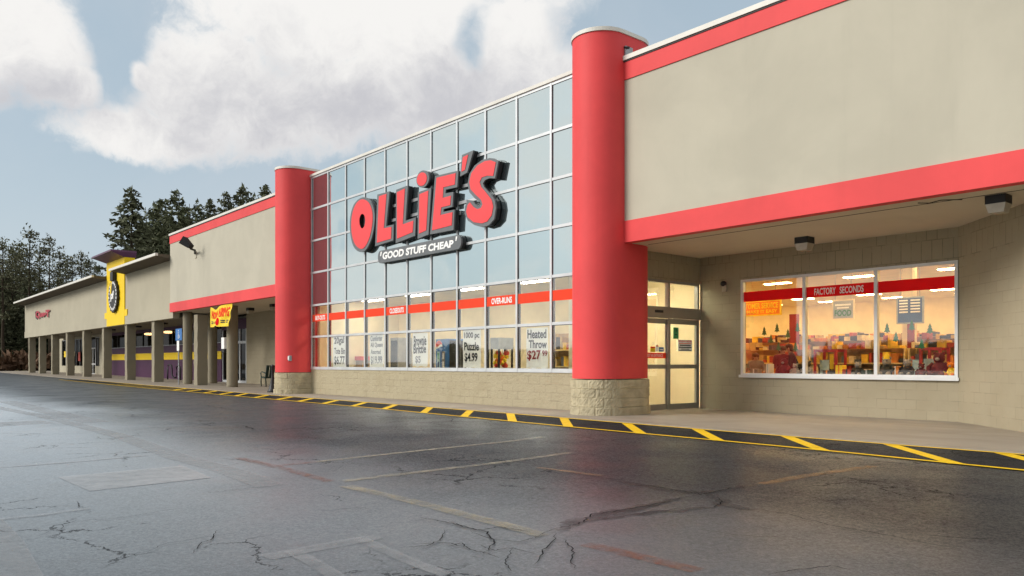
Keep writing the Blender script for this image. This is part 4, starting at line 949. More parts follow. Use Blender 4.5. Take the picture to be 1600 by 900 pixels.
# hand-lettered sale posters in the bottom row of the window wall
def sale_poster(u0, u1, v0, v1, lines, label, tilt=0.):
    a, c = at(u0, v0, YC), at(u1, v1, YC); x0, x1, z1, z0 = a.x, c.x, a.z, c.z; W, H = x1-x0, z1-z0
    o = empty('sale_poster', (x0, YC-.01, z0), label, 'poster', 'hand-lettered sale posters in the window wall')
    n = 8; k = MB()
    k.add([(x0+W*i/n, YC-.012+.005*sin(i*1.3+j), z0+H*j/n+tilt*(i/n-.5)+(.02*sin(i*1.7) if j == 0 else 0)) for j in range(n+1) for i in range(n+1)], [(j*(n+1)+i, j*(n+1)+i+1, (j+1)*(n+1)+i+1, (j+1)*(n+1)+i) for j in range(n) for i in range(n)], 'paper')
    k.build('poster_sheet', parent=o, smooth=True)
    k = MB()
    for t, xa, xb, ya, yb_, m in lines:
        y = YC-.0195; e = random.uniform(-.015, .02)
        k.text(t, (x0+W*xa, y, z0+H*ya), (x0+W*xb, y, z0+H*(ya+e)), (x0+W*xa, y, z0+H*yb_), (x0+W*xb, y, z0+H*(yb_+e)), m, .026)
    k.build('poster_lettering', parent=o)
sale_poster(521, 541.5, 525, 574, [('20gal', .1, .85, .68, .95, 'ink_black'), ('Tote Bin', .1, .92, .42, .62, 'ink_black'), ('$6.77', .1, .9, .06, .36, 'ink_black')], 'white poster lettered 20gal Tote Bin at the left end of the window wall')
sale_poster(578, 600, 522, 574.5, [('Comforter', .08, .92, .78, .94, 'ink_faded'), ('All Queen', .08, .94, .58, .74, 'ink_faded'), ('Assorted', .1, .8, .40, .54, 'ink_faded'), ('$19.99', .1, .9, .08, .34, 'ink_faded')], 'white poster with four faded lines of lettering second from the left')
sale_poster(645, 669, 521, 572.5, [('Brownie', .1, .92, .62, .92, 'ink_black'), ('Brittle', .08, .9, .38, .64, 'ink_black'), ('$5', .2, .55, .08, .32, 'ink_faded')], 'white poster with two big black lines just left of the blue drinks machine')
sale_poster(724, 752, 516, 575, [('1000 pc', .07, .92, .74, .94, 'ink_black'), ('Puzzle', .08, .9, .46, .68, 'ink_black'), ('$4.99', .1, .82, .14, .40, 'ink_black')], 'white poster lettered 1000 pc Puzzle right of the blue drinks machine')
sale_poster(823, 857, 513, 575.5, [('Heated', .06, .93, .74, .96, 'ink_black'), ('Throw', .12, .95, .50, .70, 'ink_black'), ('$27', .05, .68, .18, .44, 'ink_red'), ('99', .74, .97, .30, .44, 'ink_red')], 'white poster lettered Heated Throw at the right end of the window wall')
# stickers on the sliding doors
def on_door(u0, u1, v0, v1, x): a, c = atX(u0, v0, x), atX(u1, v1, x); return a.y, c.y, c.z, a.z
def door_card(name, u0, u1, v0, v1, m, label, cat, texts=(), x=XD-.08, grp=None):
    y0, y1, z0, z1 = on_door(u0, u1, v0, v1, x); o = empty(name, (x, y0, z0), label, cat, grp)
    k = MB(); k.box(x, x+.004, y0, y1, z0, z1, m); k.build('card', parent=o)
    if texts:
        k = MB()
        for t, ya, yb_, za_, zb_, mm in texts:
            Y0, Y1, Z0, Z1 = y0+(y1-y0)*ya, y0+(y1-y0)*yb_, z0+(z1-z0)*za_, z0+(z1-z0)*zb_; X = x+.007
            if t: k.text(t, (X, Y0, Z0), (X, Y1, Z0), (X, Y0, Z1), (X, Y1, Z1), mm, .02)
            else: k.quad([(X, Y0, Z0), (X, Y1, Z0), (X, Y1, Z1), (X, Y0, Z1)], mm)
        k.build('lettering', parent=o)
door_card('door_stripe', 1011, 1045.5, 551, 560, 'band_red', 'red stripe lettered NOT AN ENTRANCE across the left sliding door', 'stripe', [('NOT AN ENTRANCE', -.02, .70, .22, .80, 'letter_white')])
door_card('door_sticker', 1016, 1023.5, 541.5, 550, 'yellow_card', 'yellow sticker with red top on the left sliding door above the red stripe', 'sticker', [('', 0, 1, .7, 1, 'band_red')], grp='stickers on the sliding door')
door_card('door_sticker', 1024.5, 1028.8, 539, 549, 'paper', 'small white sticker between the yellow and the blue sticker on the sliding door', 'sticker', [('', .1, .9, .75, .95, 'orange_card')], grp='stickers on the sliding door')
door_card('door_sticker', 1029.8, 1036.8, 542.5, 549.5, 'sign_blue', 'blue sticker on the left sliding door above the red stripe', 'sticker', [('', .15, .85, .35, .6, 'letter_white')], grp='stickers on the sliding door')
door_card('door_card', 1052, 1060, 511.5, 529.5, 'green_card', 'green card in the upper corner of the right sliding door', 'card', [('', .45, .6, .62, .85, 'ink_black'), ('', .25, .75, .33, .40, 'ink_black')], x=XD+.0)
door_card('hours_notice', 1059.5, 1081, 531, 549, 'paper', 'printed notice with red heading HOLIDAY HOURS on the right sliding door', 'notice',
          [('HOLIDAY HOURS', .02, .98, .80, .97, 'band_deep'), ('', .05, .95, .66, .72, 'band_red'), ('', .1, .9, .48, .58, 'ink_black'), ('', .05, .96, .30, .39, 'ink_black'), ('', .2, .8, .16, .22, 'ink_black'), ('', .05, .95, .03, .1, 'ink_black')], x=XD+.0)
# green paper trees on the shop window
for u, v, lab in ((1194, 517, 'first from the left, top row'), (1214, 512, 'highest in the left pane'), (1246, 511, 'top row beside the first mullion'), (1231, 521, 'just below the top row, left pane'),
                  (1204.5, 529, 'left pane, below the first one'), (1216.5, 541, 'lowest, mid left pane'), (1243, 541, 'lowest, beside the first mullion'),
                  (1386, 512, 'leftmost in the right pane'), (1424.5, 508, 'highest in the right pane'), (1453, 513, 'rightmost in the right pane'), (1400, 526, 'right pane, below its leftmost'), (1440, 537, 'lowest in the right pane')):
    c = at(u, v, YB+.05); h = .105; k = MB(); P2 = [(0, 1), (.42, .25), (.26, .25), (.62, -.35), (.4, -.35), (.85, -.85), (.15, -.85), (.15, -1.05), (-.15, -1.05), (-.15, -.85), (-.85, -.85), (-.4, -.35), (-.62, -.35), (-.26, .25), (-.42, .25)]
    k.prism([(c.x+a*h*.8, YB+.05, c.z+q*h) for a, q in P2], (0, .004, 0), 'tree_green')
    tag(k.build('paper_tree', org=c), 'green paper Christmas tree on the shop window, '+lab, 'decoration', 'green paper trees on the shop window')

# ================================================================== things inside the store
def vp(u, v, Y): return at(u, v, Y)
# drinks machine
y0 = 14.45; a, c = at(680.3, 530, y0), at(700.5, 530, y0); x0, x1 = a.x, c.x; zt = a.z
DM = empty('drinks_machine', ((x0+x1)/2, y0+.4, 0), 'tall dark blue drinks machine with a round red, white and blue emblem', 'vending machine')
k = MB(); k.box(x0, x1, y0, y0+.85, .05, zt, 'sign_blue'); k.build('cabinet', parent=DM, bevel=.02)
k = MB(); k.box(x1+.001, x1+.006, y0+.04, y0+.82, .3, zt-.05, 'black_metal'); k.box(x0+.03, x1-.03, y0+.02, y0+.8, 0, .05, 'black_metal'); k.build('side_panel', parent=DM)
cx, cz, rr = x0+.21, at(685, 541.5, y0).z, .19
k = MB()
def lens_(f0, f1, m, yy):
    n = 20; lo = []; hi = []
    for i in range(n+1):
        q = -1+2*i/n; h = math.sqrt(max(0, 1-q*q)); wv = .22*sin(q*2.2)
        lo.append((cx+q*rr, yy, cz+rr*max(-h, min(h, f0(q, h, wv))))); hi.append((cx+q*rr, yy, cz+rr*max(-h, min(h, f1(q, h, wv)))))
    k.add(lo+hi, [(i, i+1, n+2+i, n+1+i) for i in range(n)], m)
lens_(lambda q, h, w_: -h, lambda q, h, w_: h, 'letter_white', y0-.006)
lens_(lambda q, h, w_: .14+w_, lambda q, h, w_: h*.97, 'band_red', y0-.010); lens_(lambda q, h, w_: -h*.97, lambda q, h, w_: -.20+w_*.8, 'sign_blue', y0-.010)
k.build('emblem', parent=DM)
for j in range(2):
    for i in range(2):
        k = MB(); xx = x0+.10+i*.27; zz = at(685, 556 if j == 0 else 569, y0).z
        k.box(xx, xx+.16, y0-.012, y0-.002, zz-.14, zz+.14, 'pale_blue' if i == 0 else 'cloth_grey'); k.box(xx+.04, xx+.12, y0-.018, y0-.0121, zz-.10, zz+.08, 'green_card' if (i, j) == (0, 0) else ('letter_white' if i else 'blue_card')); k.build('selection_panel', parent=DM)
# shelving
def fill_goods(mb, x0, x1, y0, y1, z, hmax, rnd):
    x = x0+.03
    while x < x1-.08:
        wd = rnd.uniform(.05, .20); h = rnd.uniform(.25, .95)*hmax
        if rnd.random() < .88: mb.box(x, min(x+wd, x1-.02), y0+rnd.uniform(.02, .07), y1-.05, z, z+h, rnd.choice(GOODS))
        x += wd+rnd.uniform(.004, .03)
def shelf_unit(x, y, L, H, seed, label, n=4, top=True, D=.5):
    rnd = random.Random(seed); o = empty('shelf_unit', (x+L/2, y+D/2, 0), label, 'shelving', 'shelving in the shop')
    k = MB(); k.box(x, x+L, y+D-.03, y+D, 0, H, 'wood')
    for q in (x, x+L-.04): k.box(q, q+.04, y+D*.1, y+D-.03, 0, H, 'shelf_metal')
    k.build('shelf_frame', parent=o)
    gd = MB()
    for i in range(n):
        z = .12+i*(H-.12)/n; s_ = MB(); s_.box(x+.04, x+L-.04, y, y+D-.03, z-.035, z, 'shelf_metal'); s_.build('shelf', parent=o)
        fill_goods(gd, x+.05, x+L-.05, y, y+D-.03, z, (H-.12)/n*.9, rnd)
    if top: fill_goods(gd, x+.05, x+L-.05, y+.02, y+D-.03, H+.005, .22, rnd)
    q = gd.build('goods', parent=o); q['kind'] = 'stuff'
    return o
k_ = 0
ROWN = ['first', 'second', 'third', 'fourth', 'fifth', 'sixth', 'seventh']
for r, (yy, xa, n_, H) in enumerate(((19.2, -15.6, 4, 1.50), (22.6, -20.5, 6, 1.80), (26.5, -25, 7, 2.0))):
    for i in range(n_):
        k_ += 1
        shelf_unit(xa+2.5*i, yy, 2.44, H, 50+k_, '%s unit from the left in the %s row of shelving inside the shop' % (ROWN[i], ('front', 'middle', 'back')[r]))
a = at(866, 560, 15.6); shelf_unit(a.x-.25, 15.6, 1.0, 2.0, 91, 'small tan shelf of goods inside the right end of the window wall', 4, False, .4)
# hanging signs
def hang_sign(u0, u1, v0, v1, Y, m, rows, label, frame='yellow_card'):
    a, c = at(u0, v0, Y), at(u1, v1, Y); o = empty('hanging_sign', ((a.x+c.x)/2, Y, c.z), label, 'hanging sign')
    k = MB(); k.box(a.x, c.x, Y, Y+.03, c.z, a.z, m); po = k.build('sign_board', parent=o)
    k = MB(); t = .035
    for b0 in ((a.x-t, a.x, c.z-t, a.z+t), (c.x, c.x+t, c.z-t, a.z+t), (a.x, c.x, a.z, a.z+t), (a.x, c.x, c.z-t, c.z)): k.box(b0[0], b0[1], Y-.01, Y+.04, b0[2], b0[3], frame)
    k.build('sign_frame', parent=o); k = MB()
    for q in (.1, .9): k.tube([(a.x+(c.x-a.x)*q, Y, a.z), (a.x+(c.x-a.x)*q, Y, 3.95)], .008, 'steel', 6)
    k.build('hanger', parent=o); k = MB()
    for t, xa, xb, ya, yb_, mm in rows:
        X0, X1, Z0, Z1 = a.x+(c.x-a.x)*xa, a.x+(c.x-a.x)*xb, c.z+(a.z-c.z)*ya, c.z+(a.z-c.z)*yb_
        if t: k.text(t, (X0, Y-.012, Z0), (X1, Y-.012, Z0), (X0, Y-.012, Z1), (X1, Y-.012, Z1), mm, .03)
        else: k.quad([(X0, Y-.012, Z0), (X1, Y-.012, Z0), (X1, Y-.012, Z1), (X0, Y-.012, Z1)], mm)
    k.build('sign_lettering', parent=o)
hang_sign(1150, 1218.5, 474, 490, 19.4, 'orange_card', [('CUSTOMER SERVICE', .03, .97, .46, .9, 'yellow_card'), ('WE MAKE IT EASY', .05, .95, .10, .36, 'yellow_card')], 'orange hanging sign lettered CUSTOMER SERVICE in the left pane of the shop window', 'yellow_card')
hang_sign(1302, 1333, 471, 496.5, 21.5, 'sign_grey', [('FOOD', .08, .92, .12, .48, 'tree_green'), ('', .1, .9, .72, .82, 'letter_white'), ('', .2, .8, .56, .64, 'letter_white')], 'grey hanging sign lettered FOOD in green in the middle pane of the shop window', 'cream_wall')
hang_sign(1403, 1441, 467, 503, 21.0, 'blue_card', [('', .06+.47*(i % 2), .42+.5*(i % 2), .88-.12*(i//2), .94-.12*(i//2), 'letter_white') for i in range(10)], 'dark blue hanging sign with white rows in the right pane of the shop window', 'sign_grey')
a = at(1241, 495, 22.5); k = MB(); k.box(a.x-.11, a.x+.11, 22.4, 22.6, 0, at(1241, 491, 22.5).z, 'post_red'); tag(k.build('red_post', org=(a.x, 22.5, 0)), 'dark red square post standing among the shelves in the left pane of the shop window', 'post')
a = at(1420, 500, 22.3); k = MB(); k.box(a.x-.14, a.x+.14, 22.2, 22.48, 0, 3.95, 'cream_wall'); k.box(a.x+.02, a.x+.2, 22.15, 22.19, 1.0, 2.9, 'post_red'); tag(k.build('cream_column', org=(a.x, 22.3, 0)), 'cream column with a red strip in the right pane of the shop window', 'column')
# red-framed checkout stands with pale panels
def stand(u0, u1, vt, Y, label, panel):
    a, c = at(u0, vt, Y), at(u1, vt, Y); o = empty('checkout_stand', ((a.x+c.x)/2, Y, 0), label, 'stand', 'red checkout stands')
    k = MB(); 
    for x in (a.x, c.x-.05): k.box(x, x+.05, Y, Y+.05, 0, a.z, 'cart_red'); k.box(x, x+.05, Y+.45, Y+.5, 0, a.z, 'cart_red')
    k.box(a.x+.05, c.x-.05, Y+.005, Y+.045, a.z-.06, a.z, 'cart_red'); k.box(a.x+.05, c.x-.05, Y+.455, Y+.495, a.z-.06, a.z, 'cart_red'); k.build('stand_frame', parent=o)
    for i, (p0, p1, q0, q1, m) in enumerate(panel):
        k = MB(); x0, x1 = a.x+(c.x-a.x)*p0, a.x+(c.x-a.x)*p1; k.box(x0, x1, Y+.2+.01*i, Y+.208+.01*i, q0, q1, m); k.build('panel', parent=o)
    k = MB(); k.box(a.x+.05, c.x-.05, Y+.05, Y+.45, .62, .66, 'shelf_metal'); k.build('counter', parent=o)
stand(1271, 1307, 546, 17.6, 'red-framed stand with pale blue panel in the middle pane of the shop window', [(.10, .50, .85, 1.22, 'pale_blue'), (.52, .68, 1.0, 1.36, 'yellow_card')])
stand(1436, 1470, 543, 17.6, 'red-framed stand with pale green panels in the right pane of the shop window', [(-.5, -.08, .86, 1.22, 'pale_blue'), (.02, .5, .92, 1.24, 'pale_blue')])
# window ledge and the goods standing on it
LZ = .88; k = MB(); k.box(WX0, WX1, YB+.22, YB+.75, LZ-.04, LZ, 'ledge_brown'); k.box(WX0, WX1, YB+.65, YB+.7, 0, LZ-.04, 'shelf_metal')
tag(k.build('display_ledge', org=((WX0+WX1)/2, YB+.4, 0)), 'long pale ledge inside the shop window carrying plush toys and gifts', 'ledge')
def plush(u, Y, h, m, m2, label, hat=None):
    """sitting plush toy: pear-shaped body, head, ears, arms and feet in one mesh"""
    p = at(u, 575, Y); z = LZ; k = MB(); s = h/.42
    k.lathe([(.10*s, 0), (.145*s, .04*s), (.15*s, .10*s), (.12*s, .18*s), (.075*s, .235*s)], (p.x, Y, z), m, 16)
    k.ball((p.x, Y-.01, z+.31*s), (.095*s, .09*s, .095*s), m2, 14, 10); k.ball((p.x, Y-.09*s, z+.29*s), (.04*s, .03*s, .03*s), 'cloth_grey', 10, 6)
    for sg in (-1, 1):
        k.ball((p.x+sg*.075*s, Y, z+.39*s), .032*s, m2, 8, 6); k.ball((p.x+sg*.035*s, Y-.085*s, z+.335*s), .011*s, 'black_metal', 6, 4)
        k.tube([(p.x+sg*.09*s, Y-.02, z+.21*s), (p.x+sg*.16*s, Y-.06*s, z+.14*s), (p.x+sg*.13*s, Y-.13*s, z+.09*s)], [.04*s, .04*s, .035*s], m, 8); k.tube([(p.x+sg*.07*s, Y-.08*s, z+.05*s), (p.x+sg*.10*s, Y-.20*s, z+.04*s)], [.05*s, .045*s], m2, 8)
    o = k.build('plush_toy', org=(p.x, Y, z), smooth=True); tag(o, label, 'plush toy', 'plush toys on the window ledge')
    if hat: k = MB(); k.lathe([(.085*s, .37*s), (.06*s, .43*s), (.012*s, .52*s)], (p.x, Y, z), hat, 12); k.build('hat', parent=o)
plush(1226, 17.0, .40, 'shirt_maroon', 'shirt_maroon', 'maroon plush toy on the window ledge left of the first mullion')
plush(1243, 16.95, .26, 'cloth_grey', 'cloth_grey', 'small grey plush toy on the window ledge beside the first mullion')
plush(1262, 17.0, .32, 'cloth_grey', 'hair', 'grey plush toy with brown head on the window ledge just right of the first mullion')
plush(1341, 17.0, .30, 'black_metal', 'cloth_grey', 'black and grey plush toy on the window ledge in the middle pane')
plush(1386, 16.95, .40, 'black_metal', 'cloth_grey', 'dark plush toy with a yellow hat on the window ledge in the right pane', 'yellow_card')
plush(1418, 17.0, .36, 'coat_dark', 'cloth_grey', 'dark plush toy without a hat on the window ledge in the right pane')
plush(1440, 16.95, .26, 'shirt_maroon', 'shirt_maroon', 'small maroon plush toy on the window ledge in the right pane')
plush(1468, 17.02, .50, 'shirt_maroon', 'shirt_maroon', 'largest maroon plush toy on the window ledge at the right end of the shop window')
plush(1486, 16.95, .30, 'yellow_card', 'orange_card', 'yellow and orange plush toy in the right corner of the shop window')
def gift(u, w_, h, m, m2, label):
    p = at(u, 580, 16.97); k = MB(); k.box(p.x-w_/2, p.x+w_/2, 16.9, 17.1, LZ, LZ+h, m); o = k.build('boxed_gift', org=(p.x, 17, LZ), bevel=.006); tag(o, label, 'box', 'boxed gifts on the window ledge')
    k = MB(); k.box(p.x-w_*.08, p.x+w_*.08, 16.894, 17.106, LZ+.001, LZ+h+.004, m2); k.build('gift_band', parent=o)
gift(1168+12, .22, .12, 'cloth_grey', 'letter_white', 'grey boxed gift on the window ledge in the left corner of the shop window'); gift(1202, .10, .24, 'letter_white', 'pale_blue', 'white boxed gift on the window ledge in the left pane')
gift(1313, .16, .22, 'yellow_card', 'orange_card', 'yellow boxed gift on the window ledge in the middle pane'); gift(1325, .20, .13, 'goods_7', 'ink_black', 'pink-red low boxed gift on the window ledge in the middle pane')
gift(1356, .22, .12, 'dark_green', 'steel', 'dark green boxed gift on the window ledge right of the middle pane'); gift(1401, .14, .2, 'goods_0', 'letter_white', 'orange-red boxed gift on the window ledge in the right pane'); gift(1454, .15, .12, 'goods_5', 'goods_1', 'tan boxed gift on the window ledge in the right pane')
gift(1294, .2, .10, 'goods_4', 'goods_0', 'low dark boxed gift on the window ledge in the middle pane')
# small desk lamp, red counter, framed notice and others behind the window wall
p = at(498.5, 574, 13.95); z = .90; o = empty('figurine', (p.x, 13.95, z), 'small dark curved figurine on the sill at the left end of the window wall', 'figurine')
k = MB(); k.tube([(p.x+.03, 13.95, z), (p.x+.03, 13.95, z+.08), (p.x+.07, 13.95, z+.2), (p.x-.01, 13.95, z+.33), (p.x-.1, 13.95, z+.40)], [.05, .03, .035, .035, .05], 'hair', 8); k.build('figure_body', parent=o, smooth=True); k = MB(); k.ball((p.x-.11, 13.95, z+.43), (.10, .07, .09), 'black_metal'); k.build('head', parent=o, smooth=True)
k = MB(); k.box(-27.15, -13.2, 13.75, 14.1, .84, .90, 'shelf_metal'); tag(k.build('inner_sill', org=(-20, 13.9, .87)), 'long pale inner sill behind the bottom of the tall window wall', 'sill')
a, c = at(546, 557, 15.2), at(564, 563, 15.2); o = empty('service_counter', ((a.x+c.x)/2, 15.3, 0), 'small counter with a bright red top behind the window wall near the Tote Bin poster', 'counter')
k = MB(); k.box(a.x, c.x, 15.2, 15.7, c.z, a.z, 'band_red'); k.build('counter_top', parent=o); k = MB(); k.box(a.x+.05, c.x-.05, 15.25, 15.65, 0, c.z, 'wood'); k.build('counter_base', parent=o)
a, c = at(784.5, 543, 17.15), at(791, 553, 17.15); k = MB(); k.box(a.x, c.x, 17.15, 17.2, c.z, a.z, 'wood'); k.box(a.x+.05, c.x-.05, 17.14, 17.149, c.z+.05, a.z-.05, 'paper'); tag(k.build('framed_notice', org=(a.x, 17.2, c.z)), 'small framed notice on the inner wall just left of the Heated Throw poster', 'notice')
a, c = at(766, 528, 15.4), at(779, 570, 15.4); o = empty('claw_machine', ((a.x+c.x)/2, 15.6, 0), 'dark-framed cabinet of orange and yellow toys inside the window wall right of the Puzzle poster', 'cabinet')
k = MB(); k.box(a.x, c.x, 15.4, 16.0, 0, 1.0, 'grey_wall'); k.box(a.x, c.x, 15.4, 16.0, a.z-.35, a.z, 'sign_grey'); 
for x in (a.x, c.x-.05): k.box(x, x+.05, 15.41, 15.46, 1.0, a.z-.35, 'black_metal'); k.box(x, x+.05, 15.94, 15.99, 1.0, a.z-.35, 'black_metal')
k.build('cabinet', parent=o); k = MB(); rnd = random.Random(4)
for i in range(26): k.ball((rnd.uniform(a.x+.1, c.x-.1), rnd.uniform(15.5, 15.9), 1.05+rnd.random()*.42), rnd.uniform(.06, .10), rnd.choice(['orange_card', 'yellow_card', 'band_red', 'goods_1']), 8, 6)
q = k.build('toys', parent=o, smooth=True); q['kind'] = 'stuff'
a, c = at(610, 528, 15.0), at(622, 570, 15.0); k = MB(); k.box(a.x, c.x, 15.0, 15.6, 0, a.z, 'grey_wall'); k.box(a.x+.05, c.x-.05, 14.985, 14.999, .5, a.z-.1, 'dark_glass'); tag(k.build('glass_cabinet', org=(a.x, 15.3, 0), bevel=.01), 'tall grey glass-fronted cabinet inside the window wall, two panes left of the drinks machine', 'cabinet')

# ------------------------------------------------------------------ shoppers
def person(x, y, rz, H, top, label, hairm='hair', lean=0., arm=.35):
    s = H/1.72
    J = {'pel': (0, 0, .94), 'sp': (0, -lean*.12, 1.12), 'ch': (0, -lean*.3, 1.33), 'nk': (0, -lean*.38, 1.47), 'hd': (0, -lean*.44-.01, 1.56), 'ht': (0, -lean*.48-.015, 1.66)}
    Rr = {'pel': .15, 'sp': .135, 'ch': .15, 'nk': .055, 'hd': .085, 'ht': .075}
    E_ = [('pel', 'sp'), ('sp', 'ch'), ('ch', 'nk'), ('nk', 'hd'), ('hd', 'ht')]
    for t, sg in (('l', -1), ('r', 1)):
        J.update({'sh'+t: (sg*.19, -lean*.32, 1.39), 'eb'+t: (sg*.25, -lean*.3-.06, 1.12), 'wr'+t: (sg*.21, -lean*.3-.06-arm*.6, 1.0+arm*.3), 'hp'+t: (sg*.09, 0, .88), 'kn'+t: (sg*.10, -.02, .48), 'an'+t: (sg*.105, .02, .09), 'ft'+t: (sg*.115, -.14, .04), 'hn'+t: (sg*.20, -lean*.3-.10-arm*.75, .96+arm*.38)})
        Rr.update({'sh'+t: .075, 'eb'+t: .052, 'wr'+t: .034, 'hp'+t: .105, 'kn'+t: .066, 'an'+t: .048, 'ft'+t: .042, 'hn'+t: .036})
        E_ += [('ch', 'sh'+t), ('sh'+t, 'eb'+t), ('eb'+t, 'wr'+t), ('wr'+t, 'hn'+t), ('pel', 'hp'+t), ('hp'+t, 'kn'+t), ('kn'+t, 'an'+t), ('an'+t, 'ft'+t)]
        for i, dx in enumerate((-.022, -.007, .008, .022)):
            h = J['hn'+t]; ln_ = (.075, .085, .08, .062)[i]
            J['f%d%s' % (i, t)] = (h[0]+dx, h[1]-.045, h[2]+.005); J['g%d%s' % (i, t)] = (h[0]+dx*1.3, h[1]-.045-ln_*.7, h[2]-ln_*.45)
            Rr['f%d%s' % (i, t)] = .009; Rr['g%d%s' % (i, t)] = .007; E_ += [('hn'+t, 'f%d%s' % (i, t)), ('f%d%s' % (i, t), 'g%d%s' % (i, t))]
        h = J['hn'+t]; J['th'+t] = (h[0]-sg*.045, h[1]-.03, h[2]+.01); Rr['th'+t] = .010; E_.append(('hn'+t, 'th'+t))
    names = list(J); me = bpy.data.meshes.new('person'); me.from_pydata([tuple(c_*s for c_ in J[n]) for n in names], [(names.index(a), names.index(c)) for a, c in E_], [])
    o = bpy.data.objects.new('person', me); COL.objects.link(o)
    md = o.modifiers.new('skin', 'SKIN'); sv = me.skin_vertices[0].data
    for i, n in enumerate(names):
        k = Rr[n]*s; sv[i].radius = (k, k*(.72 if n in ('pel', 'sp', 'ch') else 1.0)); sv[i].use_root = (n == 'pel')
    o.modifiers.new('sub', 'SUBSURF').levels = 1; o.modifiers['sub'].render_levels = 1
    bpy.context.view_layer.update()
    m2 = bpy.data.meshes.new_from_object(o.evaluated_get(bpy.context.evaluated_depsgraph_get())); o.modifiers.clear(); o.data = m2
    m2.materials.clear()
    for m in (top, 'denim', 'skin', 'black_metal'): m2.materials.append(MAT[m])
    wr = [Vector(J['wr'+t])*s for t in 'lr']
    for p in m2.polygons:
        c = p.center; p.use_smooth = True
        hand = any((c-w_).length < .2*s and c.y < w_.y+.02 for w_ in wr)
        p.material_index = 2 if (c.z > 1.47*s or hand) else (3 if c.z < .09*s else (1 if c.z < .86*s and abs(c.x) < .22*s and not c.y < -.2 else 0))
    # face: eyes, nose, mouth and ears in the same mesh
    bm = bmesh.new(); bm.from_mesh(m2); hx = Vector(J['hd'])*s
    for dx, dy, dz_, r_, mi in ((-.032, -.082, .03, .010, 3), (.032, -.082, .03, .010, 3), (0, -.098, .0, .016, 2), (0, -.086, -.038, .014, 0), (-.088, 0, .01, .02, 2), (.088, 0, .01, .02, 2)):
        v = bmesh.ops.create_icosphere(bm, subdivisions=1, radius=r_*s, matrix=Matrix.Translation(hx+Vector((dx, dy, dz_))*s))['verts']
        for f in {f for q in v for f in q.link_faces}: f.material_index = mi
    bm.to_mesh(m2); bm.free()
    o.location = (x, y, 0); o.rotation_euler = (0, 0, rz); ORG[o.name] = (0, 0, 0); tag(o, label, 'person')
    hm = MB(); hx = hx+Vector((0, .012, .055*s)); hm.ball(hx, (.098*s, .100*s, .085*s), hairm, 14, 10); hm.ball(hx+Vector((0, .045*s, -.06*s)), (.09*s, .06*s, .09*s), hairm, 12, 8)
    ho = hm.build('hair', org=(0, 0, 0), smooth=True); ho.parent = o
    return o
a = at(1247, 560, 18.3); person(a.x, 18.3, R(-60), 1.66, 'coat_dark', 'person in a dark coat with brown hair inside the left shop window pane', lean=.5)
a = at(1219, 560, 18.0); person(a.x, 18.0, R(60), 1.60, 'shirt_maroon', 'person in a maroon top standing inside the left shop window pane', lean=.3)
a = at(1180, 565, 17.9); person(a.x, 17.9, R(40), 1.42, 'cloth_grey', 'shorter person in a grey top in the left corner of the shop window', lean=.4)

# ================================================================== trees
def pts_mesh(name, vs, fs, mats, mi=None, smooth=False):
    me = bpy.data.meshes.new(name); vs = np.asarray(vs, np.float32); fs = np.asarray(fs, np.int32)
    me.vertices.add(len(vs)); me.vertices.foreach_set('co', vs.ravel()); k = fs.shape[1]
    me.loops.add(fs.size); me.loops.foreach_set('vertex_index', fs.ravel()); me.polygons.add(len(fs))
    me.polygons.foreach_set('loop_start', np.arange(0, fs.size, k, dtype=np.int32)); me.polygons.foreach_set('loop_total', np.full(len(fs), k, np.int32))
    for m in mats: me.materials.append(MAT[m])
    me.update(calc_edges=True); me.validate(); return me
def tuft_tris(cen, axis, size, rng):
    """two slim crossed leaf triangles round each centre, loosely along the given axis"""
    n = len(cen); d = axis+rng.normal(0, .55, (n, 3)); d /= np.linalg.norm(d, axis=1)[:, None]
    s = np.cross(d, rng.normal(0, 1, (n, 3))); s /= np.linalg.norm(s, axis=1)[:, None]; L = size*rng.uniform(.6, 1.3, n)[:, None]
    a = cen-d*L*.5+s*L*.34; b_ = cen-d*L*.5-s*L*.34; c = cen+d*L*.6
    v = np.stack([a, b_, c], 1).reshape(-1, 3); return v
